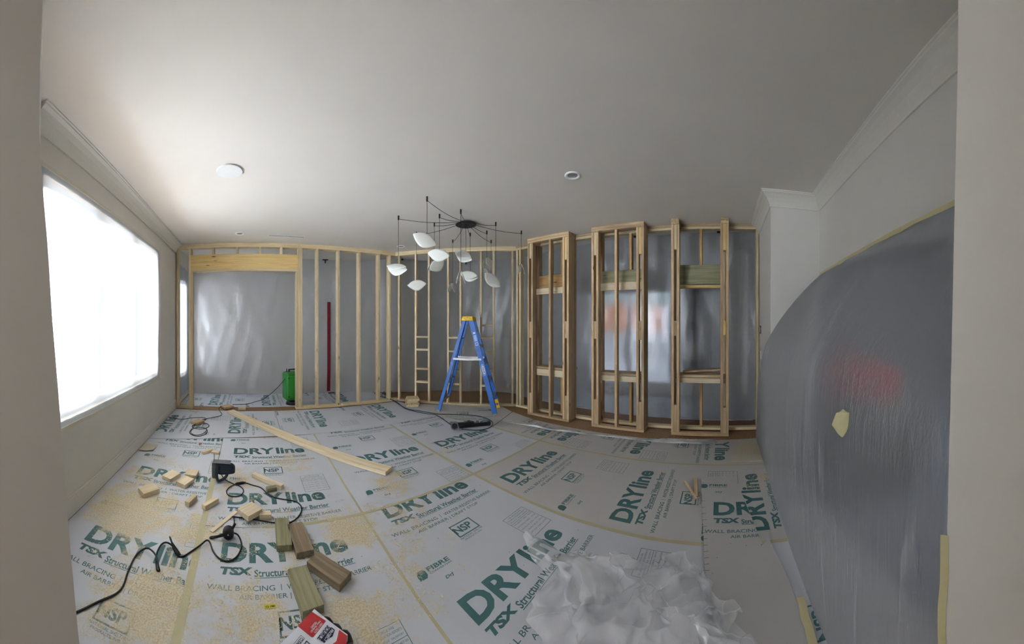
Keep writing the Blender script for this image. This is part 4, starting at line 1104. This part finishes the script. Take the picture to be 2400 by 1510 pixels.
block((215, 1325), (432, 1255), (160, 1230), .04, CLEANW, 'square pale wood offcut furthest left of the group of four', crop=c5)
block((580, 1115), (718, 1030), (457, 1062), .036, CLEANW, 'pale wood offcut with a knot, at the upper left of the group of four', crop=c5)
block((775, 1200), (900, 1110), (637, 1155), .038, CLEANW, 'pale wood offcut at the front right of the group of four', crop=c5)
block((925, 1065), (966, 985), (780, 1030), .034, CLEANW, 'pale wood offcut at the back right of the group of four, nearest the jigsaw', crop=c5)
block((835, 1455), (945, 1345), (770, 1435), .042, CLEANW, 'narrow upright wood offcut, left of a pair by the seam tape', crop=c5)
block((1055, 1497), (1237, 1388), (1005, 1462), .038, CLEANW, 'narrow wood offcut, right of a pair by the seam tape', crop=c5)
block((1025, 735), (1160, 690), (1015, 715), .03, CLEANW, 'short pale stick behind the jigsaw', crop=c5)
block((1235, 738), (1257, 712), (1168, 680), .028, CLEANW, 'small pale stick lying just right of another behind the jigsaw', crop=c5)
block((975, 602), (1000, 590), (945, 605), .022, BOXW, 'tiny wood chip block between the cable coil and the jigsaw', crop=c5)
block((930, 338), (1042, 300), (862, 308), .04, BOXW, 'wood offcut lying on the coiled black cable', crop=c5, z=.012)
block((670, 1075), (888, 950), (515, 940), .042, CLEANW, 'square pale wood offcut resting on top of others beside the loop of cord', crop=c6, z=.03)
block((840, 1055), (1022, 1048), (835, 985), .045, CLEANW, 'small pale wood offcut peeking out to the right under the square one', crop=c6)
block((1172, 592), (1216, 560), (640, 440), .042, CLEANW, 'long pale wood offcut pointing at the jigsaw', crop=c6)
block((960, 632), (1108, 605), (915, 600), .040, TREATED, 'short greenish wood block against the long offcut', crop=c6)
block((125, 1245), (75, 1215), (520, 930), .006, CLEANW, 'thin wooden strip leaning beside the black plug', crop=c6)
block((445, 422), (628, 412), (418, 88), .042, TREATED, 'green treated wood block with a dark stain, leftmost of the green blocks', crop=cg)
block((680, 512), (885, 466), (628, 150), .042, TREATED2, 'tan treated wood block standing beside the stained green block', crop=cg)
block((1187, 905), (1325, 745), (770, 640), .045, TREATED2, 'large brown treated wood block lying askew nearest the middle seam', crop=cg)
block((752, 1232), (1005, 1140), (578, 712), .045, TREATED, 'long green treated wood block with one end under the printed carton', crop=cg)
for k in range(4):
    block((954 + .5 * (k % 2), 954.5), (982.5 - .6 * (k % 3), 953.5), (952, 946), .036, STUD, ['bottom wood block of the small stack by the angled stud wall', 'second wood block from the bottom of the small stack', 'third wood block from the bottom of the small stack', 'top wood block of the small stack by the angled stud wall'][k], z=.004, group='stack of wood blocks').location += Vector(((-.006, .008, -.004, .006)[k], (.006, -.007, .008, -.004)[k], .0368 * k))
block((558, 962.5), (576, 962.5), (557, 958), .038, STUD, 'pale wood block lying in the doorway of the stud wall, right of two')
block((527, 960), (548, 956), (523, 954), .034, BOXW, 'brownish wood block lying in the doorway of the stud wall, left of two')
block((806, 951), (822, 949), (803, 947.5), .012, CLEANW, 'flat white wood scrap by the bottom plate of the left stud wall', z=.040)
block((443, 964.5), (461, 967), (446, 962), .010, CLEANW, 'thin pale wood scrap on the floor at the left door stud')
b3 = BOX[2]
o = lumber('timber_plank', None, (WRX + .03, b3['y'][1] - .09, b3['sillz'] + .02), (WRX + .09, b3['y'][0] + .03, b3['sillz'] + .055), .09, .028, (1, 0, 0), BOXW); tag(o, 'short plank lying on the sill of the rightmost boxed frame', 'plank')
# curled flap of fibreboard by the baseboard, another behind the studs
def flap(pts, z, lab, lift):
    P = [Vector((*G(x, y, z), z)) for x, y in pts]; v = []; f = []; n, m = 8, 4
    for i in range(n + 1):
        for j in range(m + 1):
            a = P[0].lerp(P[1], i / n); b = P[3].lerp(P[2], i / n); q = a.lerp(b, j / m)
            q.z += .004 + lift * ((1 - j / m) ** 2) * (.5 + .5 * abs(2 * i / n - 1.0)); v.append(q)
    k = len(v); v += [q - Vector((0, 0, .004)) for q in v]
    for i in range(n):
        for j in range(m):
            a = i * (m + 1) + j; q = (a, a + 1, a + m + 2, a + m + 1); f.append(q); f.append(tuple(t + k for t in q[::-1]))
    ring = list(range(m + 1)) + [i * (m + 1) + m for i in range(1, n + 1)] + [n * (m + 1) + j for j in range(m - 1, -1, -1)] + [i * (m + 1) for i in range(n - 1, 0, -1)]
    for t in range(len(ring)): a, b = ring[t], ring[(t + 1) % len(ring)]; f.append((a, b, b + k, a + k))
    bm = bmesh.new(); bm.from_mesh(pyd('flap', v, f)); o = put('fibreboard_scrap', mesh_of('flap', bm), CARDB); tag(o, lab, 'board scrap')
flap([(326, 1059), (359, 1059), (370, 1043), (340, 1040)], 0.0, 'curled scrap of fibreboard beside the baseboard', .022)
flap([(415, 950), (437, 949), (440, 944), (416, 943)], 0.0, 'curled scrap of fibreboard behind the leftmost studs', .02)
# splintered shims at the right
for (a, b, w, h, lab) in (((1630, 1122), (1631, 1165), .03, .012, 'brown splintered shim standing beside the loose cut sheet'), ((1605, 1128), (1633, 1170), .018, .010, 'thin pale splinter crossing the brown shim')):
    p, q = G3(*a, .02), G3(*b, .012); lumber_o = lumber('wood_shim', None, p, q, w, h, (1, 1, 0), BOXW if 'brown' in lab else CLEANW, .001); tag(lumber_o, lab, 'shim')
p, q = G3(1713, 1075, .008), G3(1790, 1073, .008); d = (q - p)
o = lumber('wood_shim', None, p, q, .16, .012, (1, 0, 0), CARDB, .001); tag(o, 'flat board scrap at the foot of the bulging plastic', 'board scrap')

# ================================================================== CORDS AND TOOLS
def cord(name, pts, r, mat, label, cat='cord', parent=None, n=8, jz=0.0):
    P = [G3(a[0], a[1], (a[2] if len(a) > 2 else .0) + r + .001) for a in pts]
    o = put(name, tube_mesh(smooth_path(P, n), r), mat, parent)
    if parent is None: tag(o, label, cat)
    return o
cord('extension_cord', [(150, 1444), (180, 1435), (232, 1410), (272, 1392), (289, 1372), (300, 1340), (318, 1303), (338, 1287, .01), (352, 1288, .03), (366, 1304, .03), (372, 1330, .02), (374, 1338), (368, 1336), (366, 1318), (368, 1296, .02), (378, 1277, .03), (390, 1272, .03), (403, 1279, .02), (415, 1296, .01), (422, 1300), (416, 1290, .0), (402, 1270, .02), (398, 1259, .04), (401, 1266, .06), (407, 1288, .03), (418, 1303), (430, 1304), (450, 1292), (470, 1278, .01), (484, 1267, .015), (492, 1272, .01), (500, 1293), (515, 1310), (536, 1316), (556, 1304), (566, 1280), (560, 1258, .015), (549, 1250, .03), (528, 1251, .05), (508, 1257, .02), (494, 1259), (494, 1262), (512, 1259, .015), (524, 1256, .03)], .0055, BLACK, 'thick black extension cord curling up from the left reveal to the plug', n=6)
cord('power_cord', [(544, 1238, .03), (549, 1226, .02), (548, 1215, .008), (545, 1211, .004), (560, 1213), (575, 1214), (600, 1219), (625, 1223), (645, 1226), (665, 1228), (682, 1224), (697, 1214), (706, 1200), (706, 1188), (697, 1178), (680, 1173), (660, 1170), (640, 1165), (626, 1157), (616, 1147), (608, 1142), (590, 1137), (578, 1133, .01), (563, 1132, .012), (548, 1137, .004), (536, 1144), (531, 1152), (534, 1160), (545, 1164), (560, 1163), (569, 1156), (570, 1148), (562, 1140), (550, 1136, .008), (540, 1131), (530, 1126, .01), (522, 1118, .03), (517, 1108, .06)], .0048, BLACK, 'thin black power cord running from the jigsaw round to the plug', n=6)
# round black plug
pc_ = G(535, 1262); T = thing('cord_plug', (pc_[0], pc_[1], 0), 'round black plug lying where the two cords meet', 'plug')
vy = viewyaw(pc_)
M = Matrix.Translation((pc_[0], pc_[1], .042)) @ Matrix.Rotation(vy, 4, 'Z')
v = []; f = []; n = 20; prof = [(0, -.030), (.030, -.030), (.040, -.020), (.042, .0), (.040, .020), (.028, .030), (0, .030)]
for (r, y) in prof:
    for k in range(n): v.append(M @ Vector((r * math.cos(2 * math.pi * k / n), y, r * math.sin(2 * math.pi * k / n))))
for j in range(len(prof) - 1):
    for k in range(n): f.append((j * n + k, j * n + (k + 1) % n, (j + 1) * n + (k + 1) % n, (j + 1) * n + k))
bm = bmesh.new(); bm.from_mesh(pyd('plug_body', v, f)); bmesh.ops.remove_doubles(bm, verts=bm.verts, dist=1e-5); put('plug_body', mesh_of('plug_body', bm), BLACK, T, smooth=True)
bm = bmesh.new(); add_cyl(bm, M @ Vector((.03, 0, .03)), M @ Vector((.052, 0, .062)), .011, .007, 10); put('strain_relief', mesh_of('strain_relief', bm), BLACK, T)
bm = bmesh.new(); add_box(bm, (-.048, 0, -.012), (.03, .004, .010), M); add_box(bm, (-.048, .012, -.020), (.03, .004, .010), M); put('prong', mesh_of('prong', bm), STEEL, T)
v = [M @ Vector((a, -.0315, b)) for a, b in ((-.008, -.002), (.006, -.004), (-.002, .012))]; put('mark', pyd('mark', v, [(0, 1, 2)]), WHITECARD, T)
# inline connector on the jigsaw cord
T = G3(563, 1133, .012); d = (G3(575, 1133, .012) - G3(552, 1136, .012)).normalized()
bm = bmesh.new(); add_cyl(bm, T - d * .032, T + d * .032, .013, .013, 12); add_cyl(bm, T + d * .032, T + d * .055, .011, .006, 12); add_cyl(bm, T - d * .05, T - d * .032, .006, .011, 12)
o = put('cord_connector', mesh_of('cord_connector', bm), BLACK); tag(o, 'black inline connector on the jigsaw cord', 'connector')
# cable coil by the side wall
cord('extension_cord', [(382, 976, .03), (388, 977), (400, 979), (415, 982), (430, 983), (447, 980), (470, 979), (480, 980), (483, 983), (476, 987, .01), (468, 990, .03), (455, 996, .03), (450, 1000), (456, 1004), (470, 1006), (483, 1004), (490, 999), (486, 994), (474, 992), (458, 997), (446, 1010), (445, 1016), (453, 1021), (467, 1023), (481, 1018), (486, 1010), (480, 1004), (465, 1002), (452, 1006), (447, 1014), (456, 1020), (471, 1019), (482, 1012), (484, 1007)], .0055, BLACK, 'coiled black cable on the floor by the side wall', n=6)
cord('extension_cord', [(474, 984, .01), (488, 981), (504, 978), (516, 975), (520, 971), (516, 965), (513, 960), (514, 956, .02), (520, 953, .02), (530, 950)], .0055, BLACK, 'black cable crossing the doorway of the left stud wall', n=6)
P = [G3(x, y, .007) for x, y in ((545, 948.5), (565, 948), (583, 946.5), (598, 942))] + [at(615, 937, 6.02), at(630, 927, 5.96), at(645, 914, 5.88), at(655, 904, 5.83), at(664, 893, 5.79), at(671, 884, 5.80)]
tag(put('extension_cord', tube_mesh(smooth_path(P, 6), .0055), BLACK), 'black cable rising to the green machine', 'cord')
# blue-grey air hose
cord('air_hose', [(877, 921), (885, 927), (900, 932), (908, 935, .03), (921, 938, .03), (932, 944), (945, 954), (960, 960), (985, 964), (1010, 968), (1030, 971), (1055, 971.5), (1085, 972.5), (1110, 974), (1135, 979), (1150, 986), (1155, 993), (1150, 1001), (1138, 1006), (1120, 1008.5), (1100, 1008), (1082, 1006)], .0075, HOSE, 'blue-grey air hose looping past the stepladder to the nail gun', n=6)
cord('air_hose', [(1057, 996), (1050, 991), (1040, 984), (1028, 976), (1018, 972), (995, 969), (970, 964), (950, 958), (938, 950), (928, 943, .02), (915, 936, .04), (905, 931, .04), (895, 930), (897, 922), (905, 916, .03), (915, 917, .05), (919, 923, .03), (914, 929)], .0075, HOSE, 'second blue-grey air hose beside it, coiling up behind the corner studs', n=6)
# green machine past the studs
gp = G(683, 947); gr = math.hypot(*gp); vy = viewyaw(gp) + R(22)
T = thing('air_machine', (gp[0], gp[1], 0), 'green cased machine on a round black foot behind the doorway', 'machine')
M = Matrix.Translation((gp[0], gp[1], 0)) @ Matrix.Rotation(vy, 4, 'Z')
sz = gr / F_PX
bm = bmesh.new(); add_cyl(bm, M @ Vector((.02, 0, .0)), M @ Vector((.02, 0, .045)), .13, .12, 28); add_cyl(bm, M @ Vector((.02, 0, .045)), M @ Vector((.02, 0, .10)), .07, .06, 20); put('foot', mesh_of('foot', bm), BLACK, T)
bm = bmesh.new(); add_box(bm, (0, 0, .36), (.30, .26, .54), M, .035); put('case', mesh_of('case', bm), GREEN, T)
bm = bmesh.new(); add_box(bm, (-.02, -.134, .36), (.22, .02, .42), M, .008); add_box(bm, (.155, 0, .36), (.02, .18, .42), M, .008); put('cover_plate', mesh_of('cover_plate', bm), plain('blower_green_plate', rgb(44, 136, 52), 0.4), T)
for a, b in ((-.11, .18), (.07, .18), (-.11, .53), (.07, .53)):
    bm = bmesh.new(); add_cyl(bm, M @ Vector((a, -.150, b)), M @ Vector((a, -.138, b)), .014, .014, 12); put('bolt', mesh_of('bolt', bm), BLACK, T)
bm = bmesh.new(); add_box(bm, (-.05, 0, .65), (.03, .03, .05), M, .006); add_box(bm, (.10, 0, .65), (.03, .03, .05), M, .006); add_box(bm, (.025, 0, .675), (.19, .034, .024), M, .008); put('carry_handle', mesh_of('carry_handle', bm), BLACK, T)
bm = bmesh.new(); add_cyl(bm, M @ Vector((-.10, 0, .62)), M @ Vector((-.10, 0, .70)), .014, .010, 10); put('antenna', mesh_of('antenna', bm), BLACK, T)

# ---- jigsaw lying upside down: sole and blade up
jp = G(522, 1128); T = thing('jigsaw', (jp[0], jp[1], 0), 'dark blue jigsaw lying upside down with its blade pointing up', 'jigsaw')
M = Matrix.Translation((jp[0], jp[1], 0)) @ Matrix.Rotation(viewyaw(jp) + R(-8), 4, 'Z')
def bodyloft(secs, mat, name, parent, n=16, p=3.2):
    """rounded-box sections (x, y-half, z-centre, z-half) lofted along x"""
    v = []; f = []
    for (x, hy, zc, hz) in secs:
        for k in range(n):
            t = 2 * math.pi * k / n; c, s = math.cos(t), math.sin(t)
            v.append(M @ Vector((x, hy * math.copysign(abs(c) ** (2 / p), c), zc + hz * math.copysign(abs(s) ** (2 / p), s))))
    for j in range(len(secs) - 1):
        for k in range(n): f.append((j * n + k, j * n + (k + 1) % n, (j + 1) * n + (k + 1) % n, (j + 1) * n + k))
    f.append(tuple(range(n))[::-1]); f.append(tuple((len(secs) - 1) * n + k for k in range(n)))
    bm = bmesh.new(); bm.from_mesh(pyd(name, v, f)); return put(name, mesh_of(name, bm), mat, parent, smooth=False)
bodyloft([(-.06, .030, .125, .050), (-.02, .036, .125, .058), (.04, .038, .128, .054), (.09, .036, .130, .048), (.115, .030, .125, .036), (.122, .020, .122, .026)], NAVY, 'motor_body', T)
bodyloft([(-.105, .022, .105, .072), (-.098, .030, .105, .080), (-.062, .032, .105, .080), (-.055, .026, .105, .070)], plain('jigsaw_grey', rgb(92, 94, 94), 0.4, metal=.4), 'gear_housing', T)
bm = bmesh.new(); add_box(bm, (-.01, 0, .190), (.18, .080, .004), M, .001); put('sole_plate', mesh_of('sole_plate', bm), STEEL, T)
bm = bmesh.new(); add_box(bm, (-.085, 0, .225), (.007, .0015, .085), M); put('blade', mesh_of('blade', bm), STEEL, T)
put('handle', tube_mesh(smooth_path([M @ Vector(q) for q in ((-.045, -.028, .165), (-.05, -.05, .13), (-.05, -.056, .07), (-.04, -.052, .03), (-.02, -.04, .022), (.03, -.02, .05), (.05, 0, .085))], 5), .014, 10), NAVY, T)
bm = bmesh.new(); add_cyl(bm, M @ Vector((.08, -.040, .13)), M @ Vector((.08, -.034, .13)), .008, .008, 10); put('brush_cap', mesh_of('brush_cap', bm), BLACK, T)

# ---- framing nail gun
n0, n1 = G3(1068, 1010), G3(1141, 1003); T = thing('nail_gun', (n0.x, n0.y, 0), 'grey and black framing nail gun lying on the floor, hose attached', 'nail gun')
ux = (n1 - n0).normalized(); M = Matrix(((ux.x, -ux.y, 0, n0.x), (ux.y, ux.x, 0, n0.y), (0, 0, 1, 0), (0, 0, 0, 1)))
ca = Vector((-.25, -.9, .15)).normalized()
bm = bmesh.new(); add_cyl(bm, M @ (Vector((0, .05, .065)) - ca * .10), M @ (Vector((0, .05, .065)) + ca * .02), .040, .052, 20); add_cyl(bm, M @ (Vector((0, .05, .065)) + ca * .02), M @ (Vector((0, .05, .065)) + ca * .09), .058, .056, 20); put('cylinder_body', mesh_of('cylinder_body', bm), plain('nailer_grey', rgb(120, 122, 122), 0.4, metal=.5), T)
bm = bmesh.new(); add_cyl(bm, M @ (Vector((0, .05, .065)) + ca * .09), M @ (Vector((0, .05, .065)) + ca * .115), .046, .036, 6); put('exhaust_cap', mesh_of('exhaust_cap', bm), BLACK, T)
bm = bmesh.new(); add_box(bm, (.29, .03, .050), (.46, .030, .055), M, .006); put('magazine', mesh_of('magazine', bm), BLACK, T)
bm = bmesh.new(); add_box(bm, (.52, .03, .052), (.05, .036, .062), M, .008); put('magazine_end', mesh_of('magazine_end', bm), BLACK, T)
bodyloft([(.03, .030, .085, .030), (.10, .020, .095, .020), (.20, .018, .098, .020), (.27, .022, .092, .026)], BLACK, 'grip', T)
bm = bmesh.new(); add_box(bm, (.21, .05, .095), (.06, .04, .05), M, .012); put('depth_knob', mesh_of('depth_knob', bm), plain('nailer_dark', rgb(54, 54, 56), 0.5), T)
bm = bmesh.new(); add_cyl(bm, M @ Vector((-.02, .16, .06)), M @ Vector((-.03, .23, .05)), .026, .014, 10); put('nose', mesh_of('nose', bm), STEEL, T)

# ================================================================== PRINTED CARTON AT THE BOTTOM EDGE
CZ = .10
T1, T2, T3 = G3(736.8, 1428, CZ), G3(815, 1488, CZ), G3(658, 1508, CZ)
e1 = (T2 - T1); e2 = (T3 - T1); e1n = e1.normalized(); e2 = (e2 - e1n * e2.dot(e1n)); e2n = e2.normalized()
LX, LY = e1.length + .0, .42
T = thing('printed_carton', (T1 + e1 / 2 + e2n * LY / 2) - Vector((0, 0, CZ)), 'white and red printed carton lying at the bottom edge beside the green block', 'carton')
cpts = [T1, T1 + e1n * LX, T1 + e1n * LX + e2n * LY, T1 + e2n * LY]
sk = poly_slab('carton_body', [(q.x, q.y) for q in cpts], .004, CZ, WHITECARD, T)
def cpx(a, b): return G3(640 + a / 10.909, 1380 + b / 10.909, CZ)
def cpoly(name, pts, mat, lift): return put(name, pyd(name, [cpx(a, b) + Vector((0, 0, lift)) for a, b in pts], [tuple(range(len(pts)))]), mat, T)
cpoly('red_panel', [(985, 590), (1355, 830), (1030, 1250), (985, 1250), (630, 965)], RED, .0008)
cpoly('red_flash', [(1690, 1060), (1890, 1205), (1850, 1800), (1400, 1700), (1530, 1418), (1620, 1350)], RED, .0008)
cpoly('navy_shield', [(1490, 990), (1582, 1060), (1520, 1230), (1390, 1300), (1310, 1402), (1212, 1322)], NAVYPRINT, .0009)
def ctext(name, body, a, b, h, mat, lift=.0016, bold=.01):
    """text from pixel a towards pixel b on the carton's top, letters h high to the right of that line"""
    p, q = cpx(*a), cpx(*b); d = q - p; w = d.length; d.normalize(); up = Vector((0, 0, 1)).cross(d)
    gv, gf = text_geo(body, height=h, width=w, bold=bold)
    put(name, pyd(name, [p + d * t.x + up * t.y + Vector((0, 0, lift)) for t in gv], gf), mat, T)
ctext('lettering', 'HEAVY DUTY', (1235, 880), (1030, 1120), .011, WHITECARD)
ctext('lettering', 'PARA TRABAJO', (1180, 815), (940, 1100), .011, WHITECARD)
ctext('lettering', 'PESADO', (1080, 850), (955, 1000), .011, WHITECARD)
ctext('lettering', 'SOURCE.', (1385, 940), (1115, 1290), .024, NAVYPRINT, bold=.03)
ctext('lettering', 'PROJECT', (1470, 1025), (1270, 1320), .019, WHITECARD, .0022, bold=.02)
ctext('lettering', 'CLEAR', (715, 1250), (560, 1440), .016, NAVYPRINT)
ctext('lettering', 'Lawn', (855, 1335), (600, 1640), .030, NAVYPRINT)
V = [(708, 1200), (805, 1280), (600, 1540), (500, 1460)]
for i in range(4):
    a, b = V[i], V[(i + 1) % 4]; pa, pb = cpx(*a), cpx(*b); d = (pb - pa).normalized(); s = Vector((0, 0, 1)).cross(d) * .0008
    put('frame_line', pyd('frame_line', [pa - s + Vector((0, 0, .001)), pb - s + Vector((0, 0, .001)), pb + s + Vector((0, 0, .001)), pa + s + Vector((0, 0, .001))], [(0, 1, 2, 3)]), NAVYPRINT, T)
# open torn side with the black bag showing
bagp = [T1 + e1n * (LX * (.22 + .78 * k / 6)) - e2n * (.004 + .012 * (k % 2)) for k in range(7)]
put('black_bag', tube_mesh(smooth_path([Vector((q.x, q.y, .045 + .012 * (k % 2))) for k, q in enumerate(bagp)], 5), .028, 9), plain('bag_black', rgb(26, 26, 28), 0.3), T)
# small yellow sticker
p = [G3(x, y, .0022) for x, y in ((618, 1418), (646, 1415), (648, 1425), (620, 1428))]
o = poly_slab('paper_sticker', [(q.x, q.y) for q in p], .0012, .0022, plain('sticker_yellow', rgb(206, 196, 50), 0.5)); tag(o, 'small yellow printed sticker on the floor near the treated blocks', 'sticker')
gv, gf = text_geo('C2 1981', height=.012, bold=.04); d = (p[1] - p[0]); w = d.length; d.normalize(); up = Vector((0, 0, 1)).cross(d); mxw = max(a.x for a in gv)
put('lettering', pyd('lettering', [p[3] + d * (t.x * .8 * w / mxw + .006) + up * (t.y + .005) + Vector((0, 0, .0006)) for t in gv], gf), BLACK, o)

# ================================================================== LOOSE POLYTHENE
def crumple(name, quad, nu, nv, hmax, seed, label, edge=.06, freq=2.6):
    """loose film: ridged folds running every which way, lifted peaks, ragged edge"""
    Q = [Vector((*q, 0)) for q in quad]
    def ridge(c): return max(0.0, 1 - abs(noise.noise(c)) * 2.4)
    def P(u, w):
        a = Q[0].lerp(Q[1], u); b = Q[3].lerp(Q[2], u); p = a.lerp(b, w)
        c = Vector((p.x * freq, p.y * freq, seed))
        k = (c.x * .8 - c.y * .6); c = Vector((c.x + k * .5, c.y - k * .35, c.z)) if freq < 4 else c
        c = c + Vector((noise.noise(c * .8), noise.noise(c * .8 + Vector((4, 4, 4))), 0)) * .8
        m = min(1, u * 6, (1 - u) * 6, w * 6, (1 - w) * 6)
        z = hmax * (.85 * noise.voronoi(c)[0][0] + .48 * noise.voronoi(c * 2.3)[0][0] + .24 * noise.voronoi(c * 5.1)[0][0]) * (.25 + .75 * m)
        p.x += edge * noise.noise(Vector((u * 5, w * 5, seed + 2))); p.y += edge * noise.noise(Vector((u * 5, w * 5, seed + 8)))
        p.x += edge * .35 * noise.noise(Vector((u * 17, w * 17, seed + 5))); p.y += edge * .35 * noise.noise(Vector((u * 17, w * 17, seed + 6)))
        return (p.x, p.y, .020 + z)
    return sheet(name, P, nu, nv, FILM_CLEAR, label)
cs = crumple('crumpled_sheet', [G(1232, 1290), G(1630, 1330), G(1790, 1550), (0.80, .42)], 170, 130, .15, 3.3, 'crumpled clear plastic sheet heaped on the floor in the foreground', .12, 2.2)
me = cs.data
tipx, tipy = G(1238, 1290)
for vt in me.vertices:                                    # the peak standing up at its left end
    d = math.hypot(vt.co.x - tipx + .03, vt.co.y - tipy + .02)
    if d < .30: vt.co.z += .12 * (1 - d / .30) ** 1.6
crumple('plastic_strip', [G(1150, 985), G(1690, 1032), G(1665, 1046), G(1345, 1016)], 120, 20, .03, 8.1, 'strip of clear plastic lying along the foot of the boxed frames', .02, 5)
# ================================================================== SAWDUST
rnd = random.Random(3); v = []; f = []
while len(f) < 14000:
    bx, by, br, ba = BLOBS[rnd.randrange(len(BLOBS))]
    a = rnd.random() * 6.283; rr = br * math.sqrt(rnd.random()) * .8; x, y = bx + rr * math.cos(a), by + rr * math.sin(a)
    if x < -1.32 or y > 5.36 or x > 4.05 or y < -.40 or x * SA + y * CA < .3: continue
    if noise.noise(Vector((x * 5, y * 5, 0))) < -.02: continue
    s = rnd.uniform(.0012, .0032) * (1.8 if rnd.random() < .05 else 1); t = rnd.random() * 6.283; dx, dy = math.cos(t), math.sin(t); l = s * rnd.uniform(1, 3.0); z = .002; h = s * rnd.uniform(.2, 1.0)
    k = len(v); v += [(x - dx * l, y - dy * l, z), (x + dx * l, y + dy * l, z + h * .4), (x + dx * l - dy * s, y + dy * l + dx * s, z + h), (x - dx * l - dy * s, y - dy * l + dx * s, z + h * .6)]; f.append((k, k + 1, k + 2, k + 3))
o = put('sawdust', pyd('sawdust', v, f), plain('shavings', rgb(216, 200, 162), 0.8)); tag(o, 'pale sawdust and shavings scattered over the floor boards', 'sawdust', kind='stuff')
